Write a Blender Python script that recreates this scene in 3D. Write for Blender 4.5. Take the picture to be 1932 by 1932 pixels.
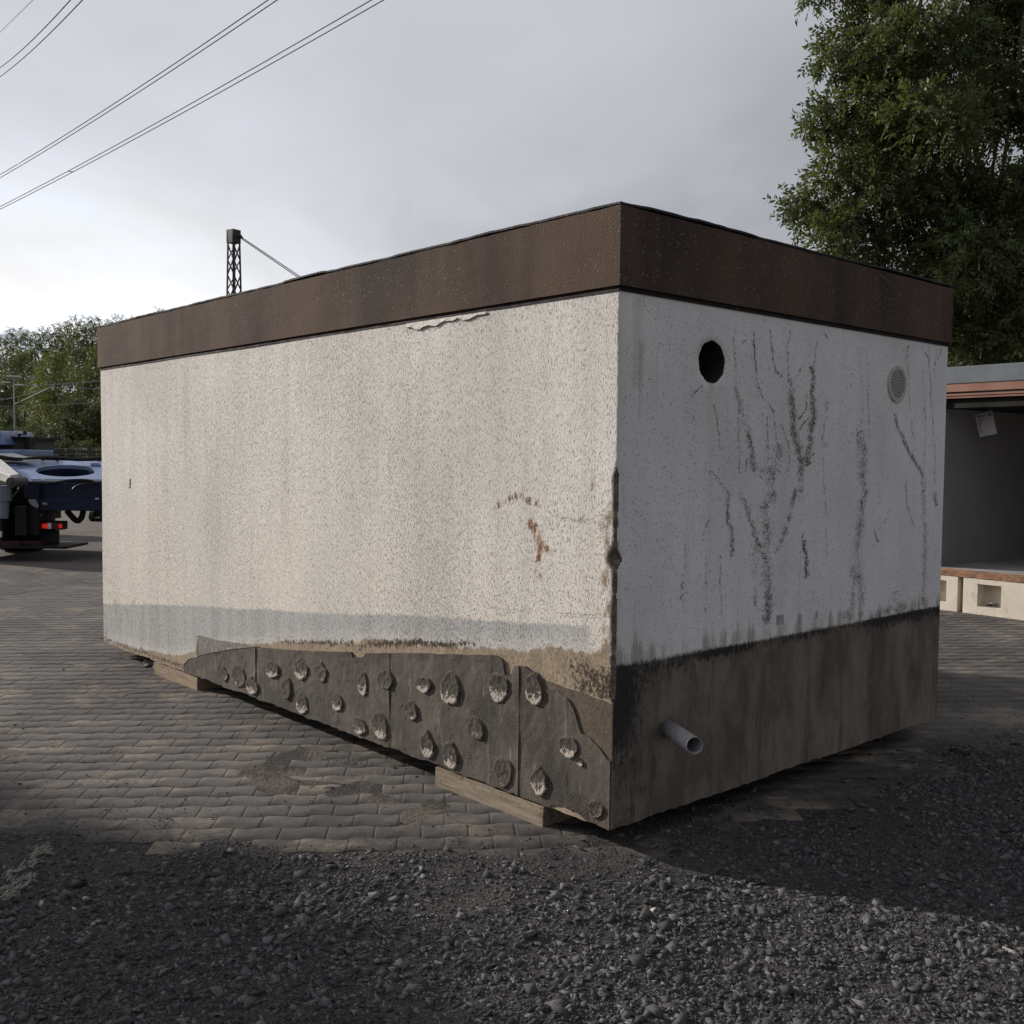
import bpy, math, random
import numpy as np
from mathutils import Vector, Matrix
random.seed(7); RNG = np.random.default_rng(7)
for o in list(bpy.data.objects): bpy.data.objects.remove(o)
scn = bpy.context.scene
col = scn.collection
PI = math.pi
# ------------------------------------------------------------------ camera
F, PITCH, ROLL, CAMZ = 1943.5, -0.0527, 0.0088, 1.6      # focal length for a 1932 px wide picture
def cam_axes():
    f = np.array([0, math.cos(PITCH), math.sin(PITCH)]); u = np.array([0, -math.sin(PITCH), math.cos(PITCH)]); r = np.array([1., 0, 0])
    return r*math.cos(ROLL)+u*math.sin(ROLL), -r*math.sin(ROLL)+u*math.cos(ROLL), f
AR, AU, AF = cam_axes()
EYE = np.array([0, 0, CAMZ])
cd = bpy.data.cameras.new('camera'); cam = bpy.data.objects.new('camera', cd); col.objects.link(cam)
cam.matrix_world = Matrix(((AR[0], AU[0], -AF[0], 0), (AR[1], AU[1], -AF[1], 0), (AR[2], AU[2], -AF[2], CAMZ), (0, 0, 0, 1)))
cd.sensor_width = 36; cd.lens = 36*F/1932; cd.clip_end = 3000; cd.clip_start = 0.05
scn.camera = cam
# ------------------------------------------------------------------ light
SUN_EL = math.radians(20); SUN_AZ = math.radians(153)       # azimuth of the sun, counter-clockwise from +X
sd = Vector((math.cos(SUN_AZ)*math.cos(SUN_EL), math.sin(SUN_AZ)*math.cos(SUN_EL), math.sin(SUN_EL)))
ld = bpy.data.lights.new('sun', 'SUN'); ld.energy = 5.0; ld.angle = math.radians(0.9); ld.color = (1.0, 0.925, 0.84)
sun = bpy.data.objects.new('sun', ld); col.objects.link(sun); sun.rotation_euler = sd.to_track_quat('Z', 'Y').to_euler()
scn.view_settings.view_transform = 'Standard'; scn.view_settings.look = 'None'; scn.view_settings.exposure = 0.0; scn.view_settings.gamma = 1

class NT:
    """small node-building helper"""
    def __init__(s, tree): s.t = tree; s.N = tree.nodes; s.L = tree.links
    def put(s, sock, v):
        if hasattr(v, 'is_output'): s.L.new(v, sock)
        elif v is not None:
            if isinstance(v, (tuple, list)) and len(v) == 3 and sock.type == 'RGBA': v = (*v, 1)
            sock.default_value = v
    def node(s, typ, ins=None, **kw):
        n = s.N.new(typ)
        for k, v in kw.items(): setattr(n, k, v)
        for k, v in (ins or {}).items(): s.put(n.inputs[k], v)
        return n
    def math(s, op, a, b=None, c=None, clamp=False):
        n = s.node('ShaderNodeMath', operation=op); n.use_clamp = clamp
        for i, v in enumerate((a, b, c)):
            if v is not None: s.put(n.inputs[i], v)
        return n.outputs[0]
    def mr(s, v, a, b, c=0., d=1., smooth=True):
        n = s.node('ShaderNodeMapRange', {0: v, 1: a, 2: b, 3: c, 4: d}); n.interpolation_type = 'SMOOTHSTEP' if smooth else 'LINEAR'
        return n.outputs[0]
    def mix(s, f, a, b, mode='MIX'):
        n = s.N.new('ShaderNodeMix'); n.data_type = 'RGBA'; n.blend_type = mode; n.clamp_factor = True
        s.put(n.inputs[0], f); s.put(n.inputs[6], a); s.put(n.inputs[7], b); return n.outputs[2]
    def co(s, which='Object'): return s.node('ShaderNodeTexCoord').outputs[which]
    def map(s, vec, scale=(1, 1, 1), loc=(0, 0, 0), rot=(0, 0, 0)):
        return s.node('ShaderNodeMapping', {0: vec, 1: loc, 2: rot, 3: scale}).outputs[0]
    def noise(s, vec, scale, detail=4, rough=.55, dist=0., colr=False):
        n = s.node('ShaderNodeTexNoise', {'Vector': vec, 'Scale': scale, 'Detail': detail, 'Roughness': rough, 'Distortion': dist})
        return n.outputs[1 if colr else 0]
    def voro(s, vec, scale, feature='F1', out=0, rnd=1.):
        n = s.node('ShaderNodeTexVoronoi', {'Vector': vec, 'Scale': scale, 'Randomness': rnd}, feature=feature); return n.outputs[out]
    def attr(s, name='mask'):
        a = s.node('ShaderNodeAttribute', attribute_name=name)
        sp = s.node('ShaderNodeSeparateColor', {0: a.outputs['Color']})
        return sp.outputs[0], sp.outputs[1], sp.outputs[2], a.outputs['Alpha']
    def bump(s, h, strength=1., dist=.01, normal=None):
        n = s.node('ShaderNodeBump', {'Height': h, 'Strength': strength, 'Distance': dist})
        if normal is not None: s.put(n.inputs['Normal'], normal)
        return n.outputs[0]

world = bpy.data.worlds.new('World'); scn.world = world; world.use_nodes = True
w = NT(world.node_tree); w.N.clear()
sky = w.node('ShaderNodeTexSky', sky_type='NISHITA'); sky.sun_disc = False; sky.sun_elevation = SUN_EL; sky.sun_rotation = PI/2-SUN_AZ
sky.air_density = 1.2; sky.dust_density = 2.0
d = w.co('Generated')
sx = w.node('ShaderNodeSeparateXYZ', {0: d})
z = sx.outputs[2]
dot = w.node('ShaderNodeVectorMath', {0: d, 1: (math.cos(SUN_AZ), math.sin(SUN_AZ), 0.12)}, operation='DOT_PRODUCT').outputs['Value']
zz = w.math('MAXIMUM', w.math('ADD', z, .12), .05)
proj = w.node('ShaderNodeCombineXYZ', {0: w.math('DIVIDE', sx.outputs[0], zz), 1: w.math('DIVIDE', sx.outputs[1], zz), 2: 0.}).outputs[0]
n1 = w.noise(w.map(proj, (.8, .55, 1), (3.3, 1.2, 0)), 1.0, 4, .5, .25)
n2 = w.noise(w.map(proj, (2.2, 1.1, 1), (1.3, 7.2, 0)), 1.0, 5, .55, .4)
low = w.mr(z, .36, .05)
near = w.mr(dot, .42, .80)
glow = w.math('MULTIPLY', near, low)
side = w.mr(dot, -.1, .75, .66, 1.12, False)
base = w.math('MULTIPLY', w.mr(n1, .3, .7, .50, .66), side)
val = w.math('ADD', base, w.math('MULTIPLY', glow, w.mr(n1, .3, .65, .85, .38)))
val = w.math('ADD', val, w.math('MULTIPLY', w.mr(n2, .35, .7, -.08, .05), w.math('ADD', w.math('MULTIPLY', low, 1.3), .18)))
tint = w.mix(glow, (.955, .975, 1.06), (1.0, 1.0, 1.0))
tint = w.mix(w.math('MULTIPLY', w.mr(n2, .48, .62), w.math('MULTIPLY', glow, .8)), tint, (.84, .93, 1.10))
cl = w.node('ShaderNodeVectorMath', {0: tint, 3: w.math('MULTIPLY', val, 10.)}, operation='SCALE').outputs[0]

skyc = w.mix(.95, sky.outputs[0], cl)
bg = w.node('ShaderNodeBackground', {0: skyc, 1: .1})
w.L.new(bg.outputs[0], w.node('ShaderNodeOutputWorld').inputs[0])

# ------------------------------------------------------------------ measuring helpers (photo measured on a 1932 px grid)
K = 1932/2560
def ray(px, py): return AF+AR*(px-966)/F-AU*(py-966)/F
def at(px, py, Y):
    r = ray(px, py); return EYE+r*(Y/r[1])
def on_ground(px, py, z=0):
    r = ray(px, py); return EYE+r*((z-CAMZ)/r[2])
YAW = 0.7328
E1 = np.array([-math.sin(YAW), math.cos(YAW), 0]); E2 = np.array([math.cos(YAW), math.sin(YAW), 0])
CR = np.array([0.4152, 4.1035, 0])
GL, GW, GB, GH, GF = 5.5, 2.8126, 0.09, 2.505, 0.332          # length, width, base height, total height, fascia height
def fl(px, py):     # a point on the long face -> (y, z)
    r = ray(px, py); q = EYE+r*(((CR-EYE)@E2)/(r@E2))-CR; return float(q@E1), float(q[2])
def fr(px, py):     # a point on the gable face -> (x, z)
    r = ray(px, py); q = EYE+r*(((CR-EYE)@E1)/(r@E1))-CR; return float(q@E2), float(q[2])
def zoomed(x0, y0, s): return lambda zx, zy: ((x0+zx/s)*K, (y0+zy/s)*K)
def vnoise(x, seed=0, f=1.0):
    """smooth 1-d value noise, -1..1"""
    x = np.asarray(x, float)*f+seed*17.31; i = np.floor(x); t = x-i; t = t*t*(3-2*t)
    h = lambda k: (np.sin(k*127.1+seed*311.7)*43758.5453) % 1.0*2-1
    return h(i)*(1-t)+h(i+1)*t
def fnoise(x, seed=0, f=1.0, octs=4):
    s = 0; a = 1; tot = 0
    for k in range(octs): s = s+a*vnoise(x, seed+k, f*2**k); tot += a; a *= .5
    return s/tot
def vnoise2(x, y, seed=0, f=1.0):
    x = np.asarray(x, float)*f+seed*7.3; y = np.asarray(y, float)*f+seed*3.1
    i = np.floor(x); j = np.floor(y); u = x-i; v = y-j; u = u*u*(3-2*u); v = v*v*(3-2*v)
    h = lambda a, b: (np.sin(a*127.1+b*311.7+seed*74.7)*43758.5453) % 1.0
    return (h(i, j)*(1-u)+h(i+1, j)*u)*(1-v)+(h(i, j+1)*(1-u)+h(i+1, j+1)*u)*v
def fnoise2(x, y, seed=0, f=1.0, octs=4):
    s = 0; a = 1; tot = 0
    for k in range(octs): s = s+a*vnoise2(x, y, seed+k, f*2**k); tot += a; a *= .5
    return s/tot
def sstep(a, b, x): t = np.clip((np.asarray(x, float)-a)/(b-a), 0, 1); return t*t*(3-2*t)

# ------------------------------------------------------------------ object helpers
def tag(o, label=None, cat=None, group=None, kind=None):
    if label: o['label'] = label
    if cat: o['category'] = cat
    if group: o['group'] = group
    if kind: o['kind'] = kind
    return o
def empty(name, loc, rz=0, label=None, cat=None, group=None):
    o = bpy.data.objects.new(name, None); col.objects.link(o); o.location = loc; o.rotation_euler = (0, 0, rz); o.empty_display_size = .2
    return tag(o, label, cat, group)
def raw_mesh(name, V, Fq, mat, parent=None, off=None, smooth=False, mask=None, mats=None, midx=None):
    V = np.asarray(V, float).reshape(-1, 3)
    if off is not None: V = V-np.asarray(off, float)
    me = bpy.data.meshes.new(name)
    if isinstance(Fq, np.ndarray):
        k = Fq.shape[1]; n = Fq.shape[0]
        me.vertices.add(len(V)); me.vertices.foreach_set('co', V.astype(np.float32).ravel())
        me.loops.add(n*k); me.loops.foreach_set('vertex_index', Fq.astype(np.int32).ravel())
        me.polygons.add(n); me.polygons.foreach_set('loop_start', np.arange(0, n*k, k, dtype=np.int32))
        me.update(calc_edges=True)
    else: me.from_pydata(V.tolist(), [], Fq); me.update()
    if smooth: me.polygons.foreach_set('use_smooth', np.ones(len(me.polygons), bool))
    for m in (mats or [mat]): me.materials.append(m)
    if midx is not None: me.polygons.foreach_set('material_index', np.asarray(midx, np.int32))
    if mask is not None:
        a = me.color_attributes.new('mask', 'FLOAT_COLOR', 'POINT'); a.data.foreach_set('color', np.asarray(mask, np.float32).ravel())
    o = bpy.data.objects.new(name, me); col.objects.link(o)
    if parent is not None: o.parent = parent
    return o
class MB:
    def __init__(s): s.V = []; s.F = []
    def add(s, V, Fs):
        n = len(s.V); s.V += [tuple(map(float, v)) for v in V]; s.F += [tuple(i+n for i in f) for f in Fs]; return s
    def box(s, a, b):
        x0, y0, z0 = a; x1, y1, z1 = b
        return s.add([(x0, y0, z0), (x1, y0, z0), (x1, y1, z0), (x0, y1, z0), (x0, y0, z1), (x1, y0, z1), (x1, y1, z1), (x0, y1, z1)],
                     [(0, 3, 2, 1), (4, 5, 6, 7), (0, 1, 5, 4), (1, 2, 6, 5), (2, 3, 7, 6), (3, 0, 4, 7)])
    def obox(s, o, u, v, w_):
        """box spanned by three edge vectors from corner o"""
        o, u, v, w_ = (np.asarray(q, float) for q in (o, u, v, w_))
        return s.add([o, o+u, o+u+v, o+v, o+w_, o+u+w_, o+u+v+w_, o+v+w_], [(0, 3, 2, 1), (4, 5, 6, 7), (0, 1, 5, 4), (1, 2, 6, 5), (2, 3, 7, 6), (3, 0, 4, 7)])
    def bar(s, a, b, wd, ht=None, up=(0, 0, 1)):
        ht = ht or wd; a = np.asarray(a, float); b = np.asarray(b, float); d = b-a; d /= np.linalg.norm(d)
        sd_ = np.cross(d, up); sd_ = sd_ if np.linalg.norm(sd_) > 1e-4 else np.cross(d, (0, 1, 0)); sd_ /= np.linalg.norm(sd_); u = np.cross(sd_, d)
        return s.obox(a-sd_*wd/2-u*ht/2, b-a, sd_*wd, u*ht)
    def tube(s, pts, r, seg=8, caps=True):
        P = [np.asarray(q, float) for q in pts]; n = len(P); R_ = r if hasattr(r, '__len__') else [r]*n; base = len(s.V)
        ref = np.array([.13, .27, .95])
        for i in range(n):
            d = P[min(i+1, n-1)]-P[max(i-1, 0)]; d /= (np.linalg.norm(d)+1e-9)
            a = np.cross(d, ref); 
            if np.linalg.norm(a) < .05: a = np.cross(d, (1, 0, 0))
            a /= np.linalg.norm(a); b = np.cross(d, a)
            for k in range(seg):
                t = 2*PI*k/seg; s.V.append(tuple(P[i]+(a*math.cos(t)+b*math.sin(t))*R_[i]))
        for i in range(n-1):
            for k in range(seg):
                k2 = (k+1) % seg; s.F.append((base+i*seg+k, base+i*seg+k2, base+(i+1)*seg+k2, base+(i+1)*seg+k))
        if caps: s.F.append(tuple(base+k for k in range(seg))[::-1]); s.F.append(tuple(base+(n-1)*seg+k for k in range(seg)))
        return s
    def pipe(s, a, b, r, ri, seg=24):
        """hollow open tube"""
        a = np.asarray(a, float); b = np.asarray(b, float); d = (b-a)/np.linalg.norm(b-a); u = np.cross(d, (0, 0, 1.)); u /= np.linalg.norm(u); v = np.cross(d, u); n = len(s.V)
        for (p, q) in ((a, r), (b, r), (b, ri), (a, ri)):
            for k in range(seg): t = 2*PI*k/seg; s.V.append(tuple(p+(u*math.cos(t)+v*math.sin(t))*q))
        for i in range(4):
            for k in range(seg):
                k2 = (k+1) % seg; j = (i+1) % 4; s.F.append((n+i*seg+k, n+i*seg+k2, n+j*seg+k2, n+j*seg+k))
        return s
    def prism(s, poly, ext):
        n = len(poly); P = [np.asarray(q, float) for q in poly]; e = np.asarray(ext, float)
        return s.add(P+[q+e for q in P], [tuple(range(n))[::-1], tuple(range(n, 2*n))]+[(i, (i+1) % n, (i+1) % n+n, i+n) for i in range(n)])
    def build(s, name, mat, parent=None, off=None, smooth=False, bevel=0):
        o = raw_mesh(name, s.V, s.F, mat, parent, off, smooth)
        if bevel:
            m = o.modifiers.new('bevel', 'BEVEL'); m.width = bevel; m.segments = 2; m.limit_method = 'ANGLE'
        return o

# ------------------------------------------------------------------ materials
def new_mat(name):
    m = bpy.data.materials.new(name); m.use_nodes = True; t = NT(m.node_tree); t.N.clear()
    t.bsdf = t.node('ShaderNodeBsdfPrincipled'); t.out = t.node('ShaderNodeOutputMaterial'); t.L.new(t.bsdf.outputs[0], t.out.inputs[0]); t.m = m
    t.bsdf.inputs['Specular IOR Level'].default_value = .3
    return t
def fin(t, colr, rough=.85, normal=None, metal=None, spec=None):
    t.put(t.bsdf.inputs['Base Color'], colr); t.put(t.bsdf.inputs['Roughness'], rough)
    if normal is not None: t.put(t.bsdf.inputs['Normal'], normal)
    if metal is not None: t.put(t.bsdf.inputs['Metallic'], metal)
    if spec is not None: t.put(t.bsdf.inputs['Specular IOR Level'], spec)
    return t.m
def simple(name, c, rough=.7, var=.25, scale=6, bump=.0, bscale=60, metal=0., dirt=None, spec=.3):
    t = new_mat(name); v = t.co()
    n = t.noise(v, scale, 5, .6)
    c2 = tuple(x*(1-var) for x in c); cc = t.mix(t.mr(n, .3, .7), c2, c)
    if dirt: cc = t.mix(t.mr(t.noise(v, scale*2.7, 6, .7), .52, .68), cc, dirt)
    nm = t.bump(t.noise(v, bscale, 4, .6), 1., bump) if bump else None
    return fin(t, cc, t.mr(n, .3, .7, rough*.85, min(1, rough*1.1)), nm, metal, spec)

def m_plaster():
    """long face: vertically grooved scratch render, pits, stains from the mask (rust, ochre, blue band, dark)"""
    t = new_mat('grooved_plaster'); v = t.co(); r, g, b, a = t.attr()
    fine = t.noise(t.map(v, (1, 175, 60)), 1., 3, .65, .8)
    fine2 = t.noise(t.map(v, (1, 210, 45), (5, 3, 1)), 1., 2, .5, .3)
    cell = t.noise(t.map(v, (1, 110, 85), (2, 9, 4)), 1., 3, .6)
    dens = t.noise(t.map(v, (1, 1.1, .8)), 1., 4, .55)
    thr = t.mr(dens, .3, .7, .385, .425)
    pit = t.math('MULTIPLY', t.mr(t.math('SUBTRACT', fine, thr), .035, -.03), t.mr(cell, .37, .48))
    pit2 = t.mr(t.noise(t.map(v, (1, 150, 110), (7, 1, 3)), 1., 2, .5), .36, .31)
    pits = t.math('MAXIMUM', pit, t.math('MULTIPLY', pit2, .8))
    big = t.noise(t.map(v, (1, .8, .42), (0, 1.7, .3)), 1.4, 5, .6)
    streak = t.noise(t.map(v, (1, 9, .55)), 1., 4, .6)
    c = t.mix(t.mr(big, .35, .68), (.82, .785, .73), (.66, .63, .59))
    c = t.mix(t.math('MULTIPLY', t.mr(streak, .42, .72), .28), c, (.46, .44, .42))
    c = t.mix(t.mr(t.noise(v, 26, 3, .6), .3, .7, 0, .22), c, (.42, .39, .36))
    zc = t.node('ShaderNodeSeparateXYZ', {0: v}).outputs[2]
    c = t.mix(t.math('MULTIPLY', t.mr(t.math('ADD', zc, t.mr(big, .3, .7, -.5, .5)), 1.7, .6), .20), c, (.58, .50, .39))
    # blue grey band left by a later coat of paint
    c = t.mix(t.math('MULTIPLY', b, .85), c, t.mix(t.mr(streak, .35, .7), (.41, .42, .425), (.33, .33, .325)))
    on = t.noise(t.map(v, (1, 10, 7)), 1., 6, .7)
    c = t.mix(t.mr(t.math('ADD', g, t.mr(on, .3, .7, -.3, .3)), .35, .7), c, t.mix(t.mr(on, .35, .65), (.38, .30, .215), (.27, .215, .16)))
    dn = t.noise(t.map(v, (1, 44, 34)), 1., 6, .8)
    c = t.mix(t.mr(t.math('ADD', a, t.mr(dn, .3, .7, -.55, .55)), .35, .6), c, (.06, .045, .035))
    rn = t.noise(t.map(v, (1, 34, 14)), 1., 6, .8)
    rm = t.mr(t.math('ADD', r, t.mr(rn, .3, .7, -.42, .42)), .25, .85)
    c = t.mix(rm, c, t.mix(t.mr(rn, .4, .6), (.33, .16, .065), (.13, .055, .03)))
    c = t.mix(t.math('MULTIPLY', pits, .62), c, (.17, .14, .115))
    h = t.math('SUBTRACT', t.math('MULTIPLY', t.math('ADD', fine2, fine), .32), pits)
    return fin(t, c, .92, t.bump(h, 1., .0030), spec=.15)
def m_gable():
    """short face: fine white render; mask = (brown plinth, black edge band, grey grime, tan)"""
    t = new_mat('gable_render'); v = t.co(); r, g, b, a = t.attr()
    big = t.noise(t.map(v, (1.2, 1, .8), (3, 0, 1)), 1.5, 5, .6)
    c = t.mix(t.mr(big, .35, .7), (.80, .79, .775), (.68, .675, .66))
    st = t.noise(t.map(v, (14, 1, .9)), 1., 5, .65)
    c = t.mix(t.mr(st, .5, .8, 0, .35), c, (.45, .42, .37))
    c = t.mix(t.mr(t.noise(v, 130, 3, .6), .62, .72), c, (.30, .28, .26))
    c = t.mix(t.math('MULTIPLY', a, .7), c, (.46, .36, .25))
    c = t.mix(t.mr(t.math('ADD', b, t.mr(st, .3, .7, -.4, .4)), .3, .8, 0, .75), c, (.33, .29, .24))
    pn = t.noise(t.map(v, (4, 1, 2.0)), 1., 7, .7)
    pl = t.mix(t.mr(pn, .38, .62), (.215, .178, .142), (.115, .098, .084))
    pl = t.mix(t.mr(t.noise(t.map(v, (13, 1, 2.0)), 1., 6, .75), .48, .68, 0, .6), pl, (.055, .048, .044))
    pl = t.mix(t.mr(t.noise(t.map(v, (40, 1, 6), (4, 4, 4)), 1., 5, .75), .66, .76, 0, .8), pl, (.30, .26, .22))
    c = t.mix(r, c, pl)
    dn = t.noise(t.map(v, (48, 1, 24)), 1., 6, .8)
    c = t.mix(t.mr(t.math('ADD', g, t.mr(dn, .3, .7, -.38, .38)), .22, .80, 0, .93), c, (.026, .025, .028))
    h = t.math('ADD', t.noise(v, 70, 4, .6), t.math('MULTIPLY', t.noise(v, 260, 3, .6), .4))
    return fin(t, c, .9, t.bump(h, 1., .0022), spec=.15)
def m_fascia():
    t = new_mat('brown_pebble_render'); v = t.co()
    st = t.noise(t.map(v, (2.2, 2.2, .5)), 1., 5, .6)
    c = t.mix(t.mr(st, .35, .7), (.108, .072, .052), (.050, .036, .030))
    c = t.mix(t.mr(t.noise(v, 210, 3, .6), .36, .30), c, (.03, .022, .018))
    vo = t.voro(v, 75); sel = t.voro(v, 75, out=1)
    selv = t.node('ShaderNodeSeparateColor', {0: sel}).outputs[0]
    speck = t.math('MULTIPLY', t.mr(vo, .30, .16), t.mr(selv, .78, .82))
    c = t.mix(speck, c, (.30, .24, .20))
    h = t.math('SUBTRACT', 1., t.voro(v, 190))
    h = t.math('ADD', t.math('MULTIPLY', h, .8), t.noise(v, 120, 5, .7))
    return fin(t, c, .9, t.bump(h, 1., .0028), spec=.2)
def m_broken():
    t = new_mat('broken_concrete'); v = t.co(); n = t.noise(v, 40, 6, .7)
    c = t.mix(t.mr(n, .35, .65), (.10, .085, .07), (.22, .19, .16)); return fin(t, c, .95, t.bump(t.noise(v, 60, 5, .7), 1., .012), spec=.1)
def m_membrane():
    t = new_mat('tar_membrane'); v = t.co()
    n = t.noise(t.map(v, (1, 3, 2)), 1.5, 6, .65)
    c = t.mix(t.mr(n, .33, .68), (.110, .093, .077), (.058, .050, .043))
    c = t.mix(t.mr(t.noise(t.map(v, (1, 26, 5), (1, 2, 3)), 1., 6, .75), .57, .70, 0, .7), c, (.27, .235, .195))
    c = t.mix(t.mr(t.noise(t.map(v, (1, 6, 5), (4, 4, 4)), 1., 6, .75), .50, .66, 0, .65), c, (.046, .038, .032))
    vr = t.map(v, (1, 1, 1), rot=(math.radians(42), 0, 0)); sp = t.node('ShaderNodeSeparateXYZ', {0: vr})
    wv = t.math('SINE', t.math('MULTIPLY', sp.outputs[1], 560))
    wm = t.mr(t.noise(v, 4, 3, .5), .55, .62)
    gr = t.math('MULTIPLY', t.noise(v, 150, 3, .6), t.mr(t.noise(v, 4, 3, .5, 0.), .45, .6))
    h = t.math('ADD', t.math('MULTIPLY', t.math('MULTIPLY', wv, wm), .30), t.math('ADD', t.math('MULTIPLY', gr, 1.3), t.noise(v, 22, 5, .65)))
    return fin(t, c, .8, t.bump(h, 1., .0048), spec=.25)
def m_dab():
    t = new_mat('bitumen_dab'); v = t.co(); r, g, b, a = t.attr()
    n = t.noise(v, 30, 5, .7)
    c = t.mix(t.mr(n, .35, .65), (.050, .041, .036), (.100, .086, .074))
    c = t.mix(t.mr(t.math('ADD', r, t.mr(t.noise(v, 38, 5, .75), .3, .7, -.5, .5)), .45, .6), c, (.42, .37, .32))
    vr = t.map(v, (1, 1, 1), rot=(math.radians(42), 0, 0)); sp = t.node('ShaderNodeSeparateXYZ', {0: vr})
    wv = t.math('MULTIPLY', t.math('SINE', t.math('MULTIPLY', sp.outputs[1], 560)), .22)
    return fin(t, c, .85, t.bump(t.math('ADD', wv, t.noise(v, 90, 4, .7)), 1., .004), spec=.2)
def m_paver():
    t = new_mat('concrete_pavers'); v = t.co(); r, g, b, a = t.attr()
    base = t.mix(r, (.098, .091, .087), (.122, .113, .107))
    n = t.noise(v, .9, 6, .65); n2 = t.noise(t.map(v, (1, 1, 1), (8, 2, 0)), 2.2, 6, .7)
    c = t.mix(t.mr(n, .44, .60, 0, .70), base, (.060, .055, .053))
    c = t.mix(t.mr(t.math('ADD', g, t.mr(t.noise(v, 14, 6, .75), .3, .7, -.45, .45)), .25, .75, 0, .9), c, (.052, .048, .046))
    c = t.mix(t.mr(n2, .50, .66, 0, .65), c, (.235, .196, .150))
    c = t.mix(t.mr(t.noise(v, 60, 5, .75), .50, .66, 0, .65), c, (.05, .045, .042))
    c = t.mix(t.mr(t.noise(v, 9, 5, .75), .56, .7, 0, .5), c, (.075, .068, .062))
    h = t.math('ADD', t.noise(v, 130, 4, .7), t.math('MULTIPLY', t.noise(v, 18, 3, .6), .25))
    return fin(t, c, .88, t.bump(h, 1., .0022), spec=.2)
def m_ground():
    t = new_mat('dirt_ground'); v = t.co(); r, g_, b_, a_ = t.attr()
    n = t.noise(v, 1.3, 7, .7)
    c = t.mix(t.mr(n, .35, .66), (.058, .056, .057), (.088, .080, .074))
    c = t.mix(r, t.mix(t.mr(t.noise(v, 3., 5, .65), .42, .60), (.058, .053, .050), (.135, .115, .094)), c)
    c = t.mix(t.mr(t.noise(v, 80, 5, .75), .5, .7, 0, .6), c, (.030, .029, .031))
    # far yard: worn paving and asphalt
    y = t.node('ShaderNodeSeparateXYZ', {0: v}).outputs[1]
    far = t.mix(t.mr(t.noise(v, .35, 6, .65), .35, .68), (.155, .135, .120), (.10, .088, .08))
    far = t.mix(t.mr(t.noise(t.map(v, (.5, 3, 1)), 1., 6, .7), .55, .75, 0, .6), far, (.07, .062, .058))
    c = t.mix(t.mr(y, 13.9, 14.6), c, far)
    nn = t.mr(t.noise(v, .12, 4, .6), .35, .65)
    c = t.mix(t.mr(y, 28.5, 31), c, t.mix(nn, (.05, .07, .025), (.09, .085, .04)))
    h = t.math('ADD', t.noise(v, 70, 6, .75), t.math('MULTIPLY', t.math('SUBTRACT', 1., t.voro(v, 60)), .8))
    h = t.math('MULTIPLY', h, t.mr(y, 6, 14, 1., .15))
    return fin(t, c, .95, t.bump(h, 1., .010), spec=.15)
def m_stone():
    t = new_mat('crushed_stone'); v = t.co(); r, g, b, a = t.attr()
    c = t.mix(r, (.036, .036, .040), (.165, .162, .165)); c = t.mix(g, c, (.42, .39, .35))
    c = t.mix(t.mr(t.noise(v, 90, 4, .7), .42, .62, 0, .65), c, (.040, .038, .040))
    return fin(t, c, .85, spec=.25)
def m_leaf(name, c1, c2, trans=.35, rough=.55, scale=.6):
    t = new_mat(name); r, g, b, a = t.attr(); v = t.co()
    c = t.mix(t.mr(t.noise(v, scale, 3, .6), .35, .65), c1, c2)
    c = t.mix(t.math('MULTIPLY', r, .5), c, tuple(x*.5 for x in c1))
    t.put(t.bsdf.inputs['Base Color'], c); t.bsdf.inputs['Roughness'].default_value = rough; t.bsdf.inputs['Specular IOR Level'].default_value = .35
    tr = t.node('ShaderNodeBsdfTranslucent', {0: t.mix(.5, c, (.16, .20, .03))})
    mx = t.node('ShaderNodeMixShader', {0: trans, 1: t.bsdf.outputs[0], 2: tr.outputs[0]}); t.L.new(mx.outputs[0], t.out.inputs[0]); return t.m
def m_wood(name, c1, c2, axis=1):
    t = new_mat(name); v = t.co(); s = [38, 38, 38]; s[axis] = 3
    n = t.noise(t.map(v, tuple(s)), 1., 5, .6, .4); n2 = t.noise(v, 9, 5, .7)
    c = t.mix(t.mr(n, .35, .65), c1, c2); c = t.mix(t.mr(n2, .58, .74, 0, .7), c, (.07, .055, .04))
    return fin(t, c, .85, t.bump(t.math('ADD', n, t.math('MULTIPLY', t.mr(t.noise(v, 60, 4, .7), .6, .66), -1.)), 1., .004), spec=.2)
def m_emit(name, c, e, base):
    t = new_mat(name); fin(t, base, .3); t.put(t.bsdf.inputs['Emission Color'], (*c, 1)); t.bsdf.inputs['Emission Strength'].default_value = e; return t.m
M = dict(plaster=m_plaster(), gable=m_gable(), fascia=m_fascia(), broken=m_broken(), membrane=m_membrane(), dab=m_dab(), paver=m_paver(), ground=m_ground(), stone=m_stone())
M['wood'] = m_wood('pale_timber', (.32, .24, .165), (.20, .15, .105)); M['oldwood'] = m_wood('weathered_timber', (.27, .22, .165), (.16, .13, .095))
M['leafA'] = m_leaf('ash_leaf', (.092, .118, .042), (.055, .076, .028), .30)
M['leafB'] = m_leaf('dark_leaf', (.046, .066, .026), (.028, .044, .018), .26)
M['leafC'] = m_leaf('yellow_leaf', (.135, .138, .030), (.090, .105, .026), .36)
M['leafD'] = m_leaf('mid_leaf', (.080, .108, .036), (.048, .070, .026), .32)
M['bark'] = simple('bark', (.13, .105, .08), .9, .5, 8, .03, 25)
M['barkpale'] = simple('pale_bark', (.30, .25, .16), .9, .5, 8, .02, 25)
M['felt'] = simple('roofing_felt', (.045, .046, .05), .8, .4, 20, .01, 90)
M['groove'] = simple('dark_red_drip_edge', (.020, .010, .008), .8, .3, 10)
M['root'] = simple('dry_rootlets', (.105, .085, .068), .95, .5, 40)
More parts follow.
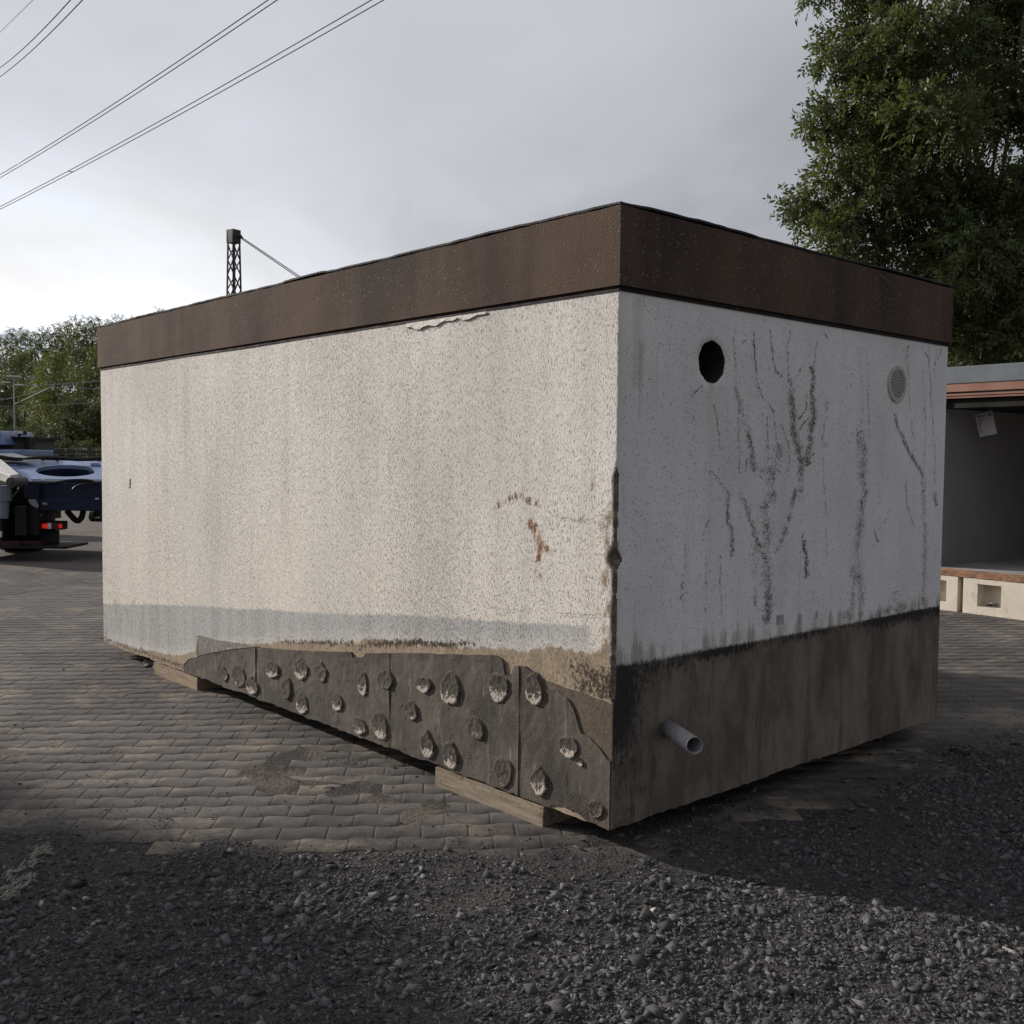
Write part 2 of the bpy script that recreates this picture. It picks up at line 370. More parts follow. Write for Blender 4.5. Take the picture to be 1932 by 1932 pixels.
M['scar'] = simple('pale_scars', (.26, .22, .20), .95, .4, 40)
M['hole'] = simple('hole_lining', (.028, .025, .022), .95, .3, 20, .01, 80)
M['pvc'] = simple('grey_pvc', (.26, .265, .275), .45, .18, 12, dirt=(.13, .12, .11))
M['vent'] = simple('grey_plastic_vent', (.50, .49, .46), .6, .2, 30)
M['dark'] = simple('dark_inside', (.012, .012, .012), .9)
M['blue'] = simple('light_blue_paint', (.17, .235, .40), .42, .2, 3, dirt=(.12, .16, .26), spec=.5)
M['navy'] = simple('navy_steel', (.009, .016, .045), .5, .3, 5)
M['black'] = simple('black_steel', (.006, .006, .008), .6, .3, 8)
M['white'] = simple('white_paint', (.62, .62, .60), .5, .15, 6, dirt=(.38, .37, .34))
M['steel'] = simple('galvanised_steel', (.30, .31, .32), .45, .3, 8, metal=.4)
M['greyblue'] = simple('grey_blue_cylinder', (.15, .18, .21), .4, .2, 8)
M['rubber'] = simple('rubber', (.012, .012, .012), .55, .2, 10)
M['redrust'] = simple('rusty_red_paint', (.05, .014, .010), .7, .5, 9)
M['lamp'] = m_emit('tail_lamp_red', (1, .03, .015), .32, (.30, .012, .010)); M['lampdim'] = simple('red_lens', (.10, .012, .010), .35, .2, 20)
M['grey'] = simple('grey_panel', (.09, .088, .085), .7, .3, 5)
M['conc'] = simple('cream_concrete', (.66, .60, .51), .9, .16, 3, .003, 50, dirt=(.50, .44, .35))
M['roofgrey'] = simple('grey_painted_concrete', (.15, .168, .185), .85, .25, 5, .004, 70)
M['red'] = simple('red_brown_trim', (.27, .135, .10), .5, .2, 3, dirt=(.21, .115, .09))
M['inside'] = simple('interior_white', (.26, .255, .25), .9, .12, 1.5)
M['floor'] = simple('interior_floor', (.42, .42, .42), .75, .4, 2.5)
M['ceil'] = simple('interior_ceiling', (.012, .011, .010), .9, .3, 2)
M['paper'] = simple('white_sheet', (.62, .60, .57), .8, .08, 20); M['ink'] = simple('black_ink', (.02, .02, .02), .8)
M['tile'] = simple('roof_tiles', (.32, .13, .09), .8, .4, 3, .03, 9); M['housewall'] = simple('house_render', (.55, .52, .46), .9, .15, 2)
M['glass'] = simple('window_glass', (.03, .035, .04), .1, .1, 1, spec=.8)
M['straw'] = simple('dry_straw', (.30, .28, .235), .9, .5, 60)
M['wire'] = simple('aluminium_wire', (.025, .027, .03), 1., .1, 1, spec=0.)
M['mast'] = simple('mast_steel', (.045, .05, .048), .6, .3, 3); M['mastlit'] = simple('mast_sunlit_steel', (.26, .27, .27), .6, .3, 3)  # second mast colour is a paler copy that paints in the sunlit side

# ------------------------------------------------------------------ ground, paving, gravel
def edge_y(x):      # where the paving meets the gravel
    return np.interp(x, [-30, -6, -3, -2.2, -1.1, -.75, .1, .35, 1.0, 1.8, 3., 4.5, 8, 30], [4.5, 4.4, 4.3, 4.27, 4.16, 4.06, 4.09, 4.3, 4.9, 5.4, 6.0, 6.4, 7, 8])
def ground_h(x, y):
    e = edge_y(x)+(fnoise2(x, y, 3, 3.)-.5)*.22; wdt = np.where(x > .6, .5, .10)
    k = 1-sstep(e-wdt*.4, e+wdt*.6, y)                 # 1 in the gravel
    h = -.0030+k*(.0050+(fnoise2(x, y, 5, 1.6)-.5)*.045+(fnoise2(x, y, 9, 7.)-.5)*.012)
    h += (1-k)*(.0024+np.clip(fnoise2(x, y, 61, 1.1, 4)-.74, -.2, .3)*.022+(fnoise2(x, y, 64, 9., 3)-.5)*.0030).clip(-.0015, .0042)*(y < 12)
    h += np.where(y > 14, sstep(14, 14.3, y)*.0060, 0)
    h += sstep(31.5, 34, y)*1.2+sstep(35, 110, y)*(5.5+fnoise2(x, y, 2, .02)*2)
    return h
def axis_(segs):
    out = []
    for a, b, s in segs: out += list(np.arange(a, b, s))
    return np.array(out)
xs = axis_([(-1500, -100, 100), (-100, -20, 5), (-20, -4, .4), (-4, 4.5, .035), (4.5, 20, .4), (20, 100, 5), (100, 1501, 100)])
ys = axis_([(-1500, -100, 100), (-100, -5, 5), (-5, 1.5, .3), (1.5, 7.5, .035), (7.5, 15, .3), (15, 36, .7), (36, 120, 4), (120, 1501, 100)])
X, Y = np.meshgrid(xs, ys); Z = ground_h(X, Y)
Km = 1-sstep(-.05, .12, Y-edge_y(X)-(fnoise2(X, Y, 3, 3.)-.5)*.22-np.where(X > .6, .2, 0))
def grid_faces(nx, ny):
    i = np.arange(nx*ny).reshape(ny, nx); return np.stack([i[:-1, :-1], i[:-1, 1:], i[1:, 1:], i[1:, :-1]], -1).reshape(-1, 4)
g = raw_mesh('ground', np.stack([X, Y, Z], -1), grid_faces(len(xs), len(ys)), M['ground'], smooth=True, mask=np.stack([Km, Km*0, Km*0, Km*0+1], -1).reshape(-1, 4))
tag(g, 'dark dirt and worn yard ground running back to the wooded bank', kind='structure')

def build_paving():
    th = math.radians(4.); c_, s_ = math.cos(th), math.sin(th); PL, PW = .2, .1425; gap = .0012
    V = []; Fc = []; Mk = []; xs_ = np.array([0, .012, .05, .10, .15, .188, .2])
    wave = lambda x: .012*np.sin(2*PI*x/.2)+.0035*np.sin(4*PI*x/.2)
    n0 = 0
    for j in range(-4, 82):
        v0 = j*PW
        for i in range(-62, 48):
            u0 = i*PL+(j % 2)*PL/2; uc = u0+.1; vc = v0+PW/2
            wx = uc*c_-vc*s_-.46; wy = uc*s_+vc*c_+4.10+.012
            if wy > 14.15 or wy < 3.6 or abs(wx) > wy*.60+1.2: continue
            e = edge_y(wx)
            if wy < e-.12+random.uniform(0, .10) and wx < .2: continue
            if wy < e-.5: continue
            # skip what stands under and behind the garage
            q = np.array([wx, wy])-CR[:2]; lx = q@E2[:2]; ly = q@E1[:2]
            if .5 < lx < GW-.3 and .4 < ly < GL-.5: continue
            u = u0+np.clip(xs_, gap, PL-gap); dz = random.gauss(0, .0006); tx = random.gauss(0, .003); ty = random.gauss(0, .003)
            wv = wave(u) ; jog = random.gauss(0, .0008)
            bot = v0+wv+gap+jog; top = v0+PW+wv-gap+jog
            b = .0008
            rings = []
            for (ins, zz_) in ((0, -.03), (0, -b), (b, 0)):
                uu = np.clip(u, u0+gap+ins, u0+PL-gap-ins)
                rings.append(np.concatenate([np.stack([uu, bot+ins, np.full(7, zz_)], 1), np.stack([uu[::-1], (top-ins)[::-1], np.full(7, zz_)], 1)]))
            P = np.concatenate(rings); z_ = P[:, 2]+dz+(P[:, 0]-u0-.1)*tx+(P[:, 1]-vc)*ty
            V.append(np.stack([P[:, 0]*c_-P[:, 1]*s_-.46, P[:, 0]*s_+P[:, 1]*c_+4.112, z_], 1))
            for r_ in range(2):
                for k in range(14):
                    k2 = (k+1) % 14; Fc.append((n0+r_*14+k, n0+r_*14+k2, n0+r_*14+14+k2, n0+r_*14+14+k))
            for k in range(6): Fc.append((n0+28+k, n0+29+k, n0+28+12-k, n0+28+13-k))
            Mk.append(np.tile([random.random(), math.exp(-max(0, wy-e)/.22)*.8, 0, 1], (42, 1))); n0 += 42
    o = raw_mesh('paving', np.concatenate(V), np.array(Fc), M['paver'], mask=np.concatenate(Mk))
    tag(o, 'interlocking wavy concrete block paving, dusty grey, around the garage', kind='structure')
build_paving()

def stones(name, pts, size, label, white=.003, tone=(0, 1), flat=(.22, .62), zoff=-.12):
    n = len(pts); octa = np.array([(1, .1, 0), (-1, -.1, .1), (.15, 1, -.1), (-.1, -1, 0), (.3, .2, 1), (-.2, -.1, -1)], float)
    fq = np.array([(0, 2, 4), (2, 1, 4), (1, 3, 4), (3, 0, 4), (2, 0, 5), (1, 2, 5), (3, 1, 5), (0, 3, 5)])
    P = octa[None]*RNG.uniform(.55, 1.25, (n, 6, 1))+RNG.normal(0, .30, (n, 6, 3))
    S = np.stack([np.ones(n), RNG.uniform(.5, .95, n), RNG.uniform(flat[0], flat[1], n)], 1)*size[:, None]/2
    P = P*S[:, None, :]
    tx, ty, tz = RNG.normal(0, .28, n), RNG.normal(0, .28, n), RNG.uniform(0, 2*PI, n)
    def rot(P, a, i, j):
        c, s = np.cos(a)[:, None], np.sin(a)[:, None]; A, B = P[:, :, i].copy(), P[:, :, j].copy(); P[:, :, i] = A*c-B*s; P[:, :, j] = A*s+B*c
    rot(P, tx, 1, 2); rot(P, ty, 0, 2); rot(P, tz, 0, 1)
    zb = ground_h(pts[:, 0], pts[:, 1]); zb = np.where(pts[:, 2] > 0, np.maximum(zb, -.001), zb)
    P += np.stack([pts[:, 0], pts[:, 1], zb+size*(S[:, 2]/size*.5+zoff)], 1)[:, None, :]
    Fq = (fq[None]+np.arange(n)[:, None, None]*6).reshape(-1, 3)
    mk = np.zeros((n, 6, 4)); mk[:, :, 0] = (tone[0]+(tone[1]-tone[0])*RNG.random(n)**1.7)[:, None]; mk[:, :, 1] = (RNG.random(n) < white)[:, None]*1.; mk[:, :, 3] = 1
    o = raw_mesh(name, P, Fq, M['stone'], mask=mk.reshape(-1, 4)); tag(o, label, kind='stuff'); return o
def under(x, y):   # hidden below the garage
    q = np.stack([x, y], -1)-CR[:2]; a = q@E2[:2]; b = q@E1[:2]; return (a > .35) & (a < GW) & (b > .45) & (b < GL)
def scatter(n, x0, x1, y0, y1, keep):
    x = RNG.uniform(x0, x1, n); y = RNG.uniform(y0, y1, n); k = keep(x, y) & ~under(x, y); return np.stack([x[k], y[k], np.zeros(k.sum())], 1)
def keepg(x, y):
    e = edge_y(x); d = (fnoise2(x, y, 21, 1.5)-.5)*1.3; t = np.clip((e-y)/.9, 0, 1)
    return (RNG.random(len(x)) < np.clip(.30+t*.75+d*1.5, .10, 1)) & (y < e+.05)
p1 = scatter(330000, -3.4, 3.6, 2.0, 6.4, keepg)
p1 = p1[np.abs(p1[:, 0]) < p1[:, 1]*.56+.35]
s1 = np.where(RNG.random(len(p1)) < .80-.42*np.clip((edge_y(p1[:, 0])-p1[:, 1])/.7, 0, 1), np.exp(RNG.normal(math.log(.0085), .35, len(p1))), np.exp(RNG.normal(math.log(.0195), .45, len(p1)))).clip(.004, .070)
s1 *= .65+.8*fnoise2(p1[:, 0], p1[:, 1], 41, 1.8)
stones('gravel', p1, s1, 'dark crushed stone gravel spread over the dirt in the foreground')
p1 = scatter(330000, -3., 3.4, 2.3, 5.6, lambda x, y: (y < edge_y(x)+.06) & (np.abs(x) < y*.56+.2)); s1 = np.exp(RNG.normal(math.log(.0048), .35, len(p1)))
stones('gravel_fines', p1, s1, 'fine dark grit between the gravel stones', .002, (0, .8), (.4, .9), .0)
def keepb(x, y): return y < edge_y(x)-.1
p1 = scatter(750, -3., 3.6, 2.2, 6.2, keepb); s1 = RNG.uniform(.032, .068, len(p1)); stones('gravel', p1, s1, 'larger flat grey stones lying loose on the gravel', 0, (.3, 1), (.25, .5), 0.02)
def keeps(x, y):
    e = edge_y(x); d = y-e; return (RNG.random(len(x)) < np.exp(-np.maximum(d, 0)*1.5)*1.*np.clip(fnoise2(x, y, 31, 1.4)*3-.9, .10, 1)+.010) & (d > -.1)
p2 = scatter(60000, -4., 3.6, 4.0, 9.5, keeps); p2[:, 2] = 1
s2 = np.exp(RNG.normal(math.log(.0058), .45, len(p2))).clip(.003, .024)
stones('grit', p2, s2, 'loose dark grit scattered over the block paving', .02, (0, .6), (.5, .9), .05)
# straw, twigs and the dried weeds at the left edge
def straws(name, pts, ln, wd, label, rise=.01, spread=PI, base=0.):
    V = []; Fq = []
    for k, (x, y) in enumerate(pts):
        a = base+random.uniform(-spread, spread); l = ln*random.uniform(.4, 1.2); z0 = float(ground_h(np.array(x), np.array(y)))+.012; w2 = wd*random.uniform(.6, 1.3)/2
        d_ = np.array([math.cos(a), math.sin(a), random.uniform(-.2, 1)*rise/ln*2]); n_ = np.array([-math.sin(a), math.cos(a), .3])*w2; p = np.array([x, y, z0]); m_ = p+d_*l*.5+np.array([0, 0, l*.10]); q = p+d_*l
        b = len(V); V += [p-n_, p+n_, m_+n_, m_-n_, q+n_*.4, q-n_*.4]; Fq += [(b, b+1, b+2, b+3), (b+3, b+2, b+4, b+5)]
    o = raw_mesh(name, V, Fq, M['straw']); tag(o, label, kind='stuff')
W = []
Z2 = zoomed(0, 2080, 7.43)
for (a, b, n, sp) in [((0, 900), (740, 600), 130, 55), ((120, 1000), (640, 900), 110, 60), ((520, 560), (880, 300), 100, 50), ((0, 1130), (560, 1060), 110, 45), ((0, 1300), (260, 1150), 90, 60), ((640, 420), (930, 420), 50, 50)]:
    for i in range(n//2):
        t_ = random.random(); q = on_ground(*Z2(a[0]+(b[0]-a[0])*t_+random.gauss(0, sp*.7), a[1]+(b[1]-a[1])*t_+random.gauss(0, sp*.6))); W.append(q[:2])
straws('dry_weeds', W, .022, .0035, 'pale dried weeds flattened on the dirt at the left edge of the photo', .012, .9, .7)
W = [on_ground(random.uniform(0, 1932), random.uniform(1600, 1930))[:2] for _ in range(60)]
straws('dry_straw', W, .035, .0022, 'single dry straws and twigs scattered on the gravel', .004)
W = []
Z2 = zoomed(240, 1540, 4.2)
for i in range(34): W.append(on_ground(*Z2(random.uniform(470, 630), random.gauss(520, 14)))[:2])
V = []; Fq = []
for x, y in W:
    a = random.uniform(0, PI); l = random.uniform(.008, .028); q = len(V)
    for k in range(4): t_ = a+PI/2*k; V.append((x+math.cos(t_)*l*(1 if k % 2 else .5), y+math.sin(t_)*l*(1 if k % 2 else .5), .008+random.uniform(0, .01)))
    for k in range(4): V.append((V[q+k][0], V[q+k][1], V[q+k][2]-.003))
    Fq += [(q, q+1, q+2, q+3)]+[(q+k, q+4+k, q+4+(k+1) % 4, q+(k+1) % 4) for k in range(4)]
o = raw_mesh('paint_flakes', V, Fq, M['vent']); tag(o, 'white flakes of render fallen on the paving beside the rear timber', kind='stuff')

# ------------------------------------------------------------------ the garage
G = empty('concrete_garage', CR, YAW, 'white prefabricated concrete garage with brown fascia standing on timbers', 'garage')
HB = GB+GH-GF       # underside of the fascia
zc5 = zoomed(980, 1580, 3.22); zc4 = zoomed(460, 1560, 3.22)
def chip(z):        # how far the front corner is broken away at height z
    z = np.asarray(z, float)
    m = sstep(.60, .66, z)*(1-sstep(1.52, 1.60, z))
    d = m*(.010+.010*np.abs(fnoise(z, 4, 9., 3))+.007*np.abs(fnoise(z, 8, 45., 2)))
    zt = fl(1150, 1055)[1]
    d += .030*np.exp(-((z-zt)/.035)**2)
    return d+.0015+.002*np.abs(fnoise(z, 2, 30, 2))
def base_line(u, seed): return GB+.006+.008*fnoise(u, seed, 7., 4)+.005*fnoise(u, seed+3, 40, 2)
def face_axis(L): return np.concatenate([[0, .004, .009, .015, .022, .03, .04, .055, .075], np.arange(.10, L-.05, .025), [L-.02, L]])
zs = np.concatenate([[0.], np.arange(.012, HB-GB-.006, .012), [HB-GB]])
def face_grid(L, seed):
    us = face_axis(L); U, ZZ = np.meshgrid(us, zs); t_ = ZZ/(HB-GB); Zw = np.where(ZZ < .2, base_line(U, seed)*(1-ZZ/.2)+(GB+.2)*ZZ/.2, GB+ZZ)
    d_ = chip(Zw); inb = U < d_; k = np.clip((d_-U)/2, 0, None)
    rough = inb*(fnoise2(U, Zw, 3, 60., 3)-.5)*np.minimum(d_, .03)*.5
    return us, U, Zw, inb, k, rough, d_
# long face (x = 0)
us, U, Zw, inb, k, rg, dd = face_grid(GL, 2)
Xf = k+np.abs(rg)*.5; Yf = np.where(inb, (dd+U)/2, U)
Xf = Xf+(fnoise2(U, Zw, 11, 1.2, 3)-.5)*.008*(1-np.exp(-U*6))
def dist_seg(U, Z_, pts):
    best = np.full(U.shape, 9.)
    for a, b in zip(pts[:-1], pts[1:]):
        a = np.array(a); b = np.array(b); d = b-a; t_ = np.clip(((U-a[0])*d[0]+(Z_-a[1])*d[1])/(d@d), 0, 1)
        best = np.minimum(best, np.hypot(U-a[0]-t_*d[0], Z_-a[1]-t_*d[1]))
    return best
ZR = zoomed(1200, 1150, 4.2925)
L5 = lambda pts: [fl(*zc5(*q)) for q in pts]
L4 = lambda pts: [fl(*zc4(*q)) for q in pts]
LR = lambda pts: [fl(*ZR(*q)) for q in pts]
rust = np.zeros(U.shape)
for pts, wd, st in [(LR([(150, 520), (300, 430), (400, 380), (520, 440), (600, 490)]), .020, .62), (LR([(530, 660), (600, 780), (640, 900), (620, 1050)]), .022, .95), (LR([(650, 930), (740, 960)]), .02, .7), (LR([(620, 1050), (600, 1350)]), .035, .38), (LR([(900, 630), (1130, 635)]), .012, .4), (LR([(1200, 160), (1240, 300)]), .02, .45)]:
    rust = np.maximum(rust, st*np.exp(-(dist_seg(U, Zw, pts)/wd)**2))
top_band = np.interp(U, [0, .13, 3.575, 5.5], [.925, .915, .598, .408])
edge_strip = np.interp(U, [.0, .12, .16], [0, 0, 1])
low_line = np.interp(U, [0, .35, .75, 1.6, 2.6, 3.7, 4.2, 5.5], [.80, .78, .725, .635, .49, .30, .17, .10])
band = sstep(-.004, .004, top_band-Zw+(fnoise(U, 5, 3.)*.01))*edge_strip*(.55+.45*sstep(0, .10, Zw-low_line))
och = sstep(.04, -.02, Zw-low_line+(fnoise(U, 7, 4.)*.03))
och = np.maximum(och, .55*sstep(.13, .03, U)*sstep(1.65, 1.4, Zw))
och = np.maximum(och, .33*sstep(3.4, 5.5, U)*sstep(1.1, .3, Zw))
mem_top_pts = L4([(0, 330), (50, 275), (200, 240), (400, 205), (600, 182), (890, 205), (1000, 210), (1360, 218), (1372, 262), (1450, 262), (1478, 228), (1932, 226)])+L5([(400, 170), (850, 180), (905, 215), (915, 335), (960, 350), (1005, 262), (1080, 265), (1180, 340), (1240, 450), (1330, 458), (1430, 530), (1480, 620), (1530, 800), (1600, 840), (1680, 920), (1740, 1010), (1782, 1042)])
mem_top_pts = sorted(mem_top_pts); my = np.array([q[0] for q in mem_top_pts]); mz = np.array([q[1] for q in mem_top_pts])
def mem_top(u): return np.interp(u, my, mz)
dark = .80*np.exp(-((Zw-mem_top(U)-.045-fnoise(U, 12, 3.)*.012)/.020)**2)*sstep(.75, .95, U)*sstep(2.9, 2.5, U)*(.45+.8*np.abs(fnoise(U, 15, 2.2)))*1.3
plz = np.interp(U, [0, .55], [.613, .655]); 
brown = sstep(.006, -.006, Zw-plz+fnoise(U, 19, 20.)*.006)*sstep(.62, .5, U)
dark = np.maximum(dark, .62*sstep(0.12, .03, np.abs(Zw-plz-.06))*sstep(.42, .1, U)*sstep(0, .01, Zw-plz))
dark = np.maximum(dark, .50*np.exp(-((Zw-base_line(U, 2)-.03)/.02)**2)*sstep(2.8, 3.6, U))
dark = np.maximum(dark, sstep(.01, 0, np.abs(dist_seg(U, Zw, [fl(245, 905), fl(245, 920)])-.006))*1.2)
dark = np.maximum(dark, 1.2*np.exp(-(dist_seg(U, Zw, [fl(492, 957), fl(492, 973)])/.007)**2))
mask = np.stack([rust, och, band, np.clip(dark, 0, 1.3)], -1).reshape(-1, 4)
Vl = np.stack([Xf, Yf, Zw], -1).reshape(-1, 3); nl = len(Vl); nxl = len(us); nz = len(zs)
Fl = grid_faces(nxl, nz)[:, ::-1]
midl = (inb & (dd > .006)).reshape(-1)[Fl].all(1).astype(int)
wall_l = raw_mesh('long_wall', Vl, Fl, None, G, smooth=True, mask=mask, mats=[M['plaster'], M['broken']], midx=midl)
# brown plinth coat on the long face beyond the membrane
ub = np.arange(.0, .60, .02); V = []; Fq = []
for i, u in enumerate(ub):
    zt = float(np.interp(u, [0, .55], [.613, .655]))+.006*float(fnoise(u, 19, 20.)); zb_ = max(GB+.02, float(mem_top(u))-.06)
    c0 = float(chip(.3)) if i == 0 else u
    V += [(-.0035, c0, zb_), (-.0035, c0, zt), (.002, c0, zt)]
    if i: b = len(V)-6; Fq += [(b, b+1, b+4, b+3), (b+1, b+2, b+5, b+4)]
raw_mesh('plinth_coat', V, Fq, simple('brown_plinth_paint', (.125, .095, .070), .85, .4, 9, .004, 50, dirt=(.06, .05, .042)), G)
# gable face (y = 0) with a round hole
us2, U, Zw, inb, k, rg, dd = face_grid(GW, 6)
# the corner column is shared: same height rows
Zw = np.where(U < .03, Zw*(U/.03)+np.repeat(Vl.reshape(nz, nxl, 3)[:, 0, 2][:, None], U.shape[1], 1)*(1-U/.03), Zw)
Xg = np.where(inb, (dd+U)/2, U); Yg = k+np.abs(rg)*.5
Xg[:, 0] = Vl.reshape(nz, nxl, 3)[:, 0, 0]; Yg[:, 0] = Vl.reshape(nz, nxl, 3)[:, 0, 1]
hc = (.602, 2.023); hr = .088
rr = np.hypot(U-hc[0], Zw-hc[1])
line = .762+fnoise(U, 3, 2.)*.008-.008*(U/GW)
plinth = sstep(.004, -.004, Zw-line)
bw = np.interp(U, [0, .25, .55, 1.1, 1.6, 2.2, 2.8], [.30, .16, .07, .06, .075, .085, .10])
blk = np.clip(1.25-(line-Zw)/bw, 0, 1)**1.3*plinth*(.75+.5*fnoise(U, 33, 2.5))
blk = np.maximum(blk, (.80*sstep(.22, .02, U)*sstep(.30, .62, Zw)+.35*sstep(.5, .0, U))*plinth)
blk = np.maximum(blk, .42*np.exp(-((Zw-line)/.012)**2))
grime = .5*np.exp(-((Zw-line-.02)/.07)**2)+.4*np.exp(-((U-.13-.02*fnoise(Zw, 8, 3.))/.05)**2)*np.abs(fnoise(Zw, 9, 2.2))*2*(Zw > line)+.35*np.exp(-(dist_seg(U, Zw, [fr(1210, 560), fr(1205, 900)])/.03)**2)+.25*sstep(.12, .0, U)
tan = .7*np.exp(-(dist_seg(U, Zw, [fr(1203, 570), fr(1200, 720)])/.018)**2)+.8*np.exp(-(dist_seg(U, Zw, [fr(1705, 630), fr(1745, 640)])/.012)**2)+.35*sstep(.05, .0, U)
mask = np.stack([plinth, np.clip(blk, 0, 1.2), np.clip(grime, 0, 1), np.clip(tan, 0, 1)], -1)
PG = np.stack([Xg, Yg, Zw], -1); Fg = grid_faces(len(us2), nz)
cell = rr.reshape(-1)[Fg].min(1) > hr*1.30                    # open the grid round the hole, then fill with a ring
midg = (inb & (dd > .006)).reshape(-1)[Fg].all(1).astype(int)
Vg = PG.reshape(-1, 3); mk = mask.reshape(-1, 4)
# boundary loop of the opened cells
from collections import defaultdict
ec = defaultdict(int); 
for f in Fg[~cell]:
    for a, b in zip(f, np.roll(f, -1)): ec[(min(a, b), max(a, b))] += 1
bd = [e for e, c in ec.items() if c == 1]; ring = sorted({v for e in bd for v in e}, key=lambda v: math.atan2(Vg[v, 2]-hc[1], Vg[v, 0]-hc[0]))
nR = len(ring); n0 = len(Vg); add = []; tris = []
for r_, dy in ((hr*1.05, 0.), (hr, .006), (hr*.97, .09), (hr*.97, .16)):
    for v in ring:
        a = math.atan2(Vg[v, 2]-hc[1], Vg[v, 0]-hc[0]); j = 1+.02*math.sin(a*9)+.012*math.sin(a*23+1)
        add.append((hc[0]+math.cos(a)*r_*j, dy, hc[1]+math.sin(a)*r_*j))
quads = []
for i in range(nR):
    i2 = (i+1) % nR; quads.append((ring[i], ring[i2], n0+i2, n0+i))
    for L_ in range(3): quads.append((n0+L_*nR+i, n0+L_*nR+i2, n0+(L_+1)*nR+i2, n0+(L_+1)*nR+i))
mi = list(midg[cell])+[0, 2, 2, 2]*nR
Fall = np.concatenate([Fg[cell], np.array(quads)])
raw_mesh('gable_wall', np.concatenate([Vg, np.array(add)]), Fall, None, G, smooth=True, mask=np.concatenate([mk, np.tile([0, 0, .3, 0], (len(add), 1))]), mats=[M['gable'], M['broken'], M['hole']], midx=mi)
b_ = MB(); b_.box((.10, .165, GB+.02), (GW-.1, .168, HB-.02)); b_.box((.03, GL-.0, GB), (GW-.0, GL+.01, HB))
b_.box((GW-.06, .004, GB+.01), (GW-.0005, GL-.001, HB-.001)); b_.box((.035, .035, GB+.012), (GW-.065, GL-.003, GB+.06)); b_.box((.03, .22, HB-.12), (GW-.07, GL-.01, HB-.03))
b_.build('hidden_walls', simple('rear_render', (.6, .58, .55), .9), G)
# fascia ring with proud lower lip
def ring_box(x0, y0, x1, y1, z0, z1, name, mat, t_=.05, jag=None):
    V = []; Fq = []
    prof = [(x0, y1)]
    # only a full ring: four walls as a closed tube
    P0 = []; 
    for (ax, ay), (bx_, by_) in (((x0, y1), (x0, y0)), ((x0, y0), (x1, y0)), ((x1, y0), (x1, y1)), ((x1, y1), (x0, y1))):
        L_ = math.hypot(bx_-ax, by_-ay); n_ = max(2, int(L_/.05))
        for i in range(n_): P0.append((ax+(bx_-ax)*i/n_, ay+(by_-ay)*i/n_))
    n_ = len(P0); cx_, cy_ = (x0+x1)/2, (y0+y1)/2; rows = 9
    for r_ in range(rows):
        f_ = r_/(rows-1)
        for i, (px, py) in enumerate(P0):
            s = i*.05; zt = z1+(jag(s) if jag else 0); zz_ = z0+(zt-z0)*f_; wob = .0025*float(fnoise2(s, zz_*3, 5, 4., 2)-.5)*2
            corner = 0; V.append((px+wob*(1 if px > cx_ else -1)*(1 if abs(px-x0) < 1e-6 or abs(px-x1) < 1e-6 else 0), py+wob*(1 if py > cy_ else -1)*(1 if abs(py-y0) < 1e-6 or abs(py-y1) < 1e-6 else 0), zz_))
    for r_ in range(rows-1):
        for i in range(n_):
            i2 = (i+1) % n_; Fq.append((r_*n_+i, r_*n_+i2, (r_+1)*n_+i2, (r_+1)*n_+i))
    Fq.append(tuple(range(n_))[::-1]); Fq.append(tuple((rows-1)*n_+i for i in range(n_)))
    return raw_mesh(name, V, Fq, mat, G)
ring_box(-.018, -.018, GW+.012, GL+.012, HB+.018, GB+GH-.004, 'fascia', M['fascia'])
b_ = MB(); b_.box((-.006, -.006, HB-.0008), (GW+.002, GL+.002, HB+.0175)); b_.build('drip_groove', M['groove'], G)
# roofing felt with a ragged, lifted edge
V = []; Fq = []; pts = []
for (ax, ay), (bx_, by_) in (((-.022, GL+.02), (-.022, -.022)), ((-.022, -.022), (GW+.016, -.022)), ((GW+.016, -.022), (GW+.016, GL+.02)), ((GW+.016, GL+.02), (-.022, GL+.02))):
    L_ = math.hypot(bx_-ax, by_-ay); n_ = int(L_/.03)
    for i in range(n_): pts.append((ax+(bx_-ax)*i/n_, ay+(by_-ay)*i/n_))
n_ = len(pts); S_ = np.arange(n_)*.03
lift = .010*np.abs(fnoise(S_, 40, 1.1, 3))+.004*np.abs(fnoise(S_, 44, 8, 3)); lift += .012*(vnoise(S_, 50, .8) > .3)*.5
ctr = np.array([GW/2, GL/2])
for lay, (ins, dz) in enumerate(((0, .0), (0, .009), (.10, .012), (.35, .010))):
    for i, p in enumerate(pts):
        q = np.array(p); q = ctr+(q-ctr)*(1-ins/np.abs(q-ctr).max()) if ins else q+np.sign(q-ctr)*(.004*float(vnoise(S_[i], 60, 9)))
        V.append((q[0], q[1], GB+GH-.003+(lift[i] if ins < .3 else .0)+dz))
for l_ in range(3):
    for i in range(n_): i2 = (i+1) % n_; Fq.append((l_*n_+i, l_*n_+i2, (l_+1)*n_+i2, (l_+1)*n_+i))
Fq.append(tuple(3*n_+i for i in range(n_))); Fq.append(tuple(range(n_))[::-1])
raw_mesh('roofing_felt', V, Fq, M['felt'], G)
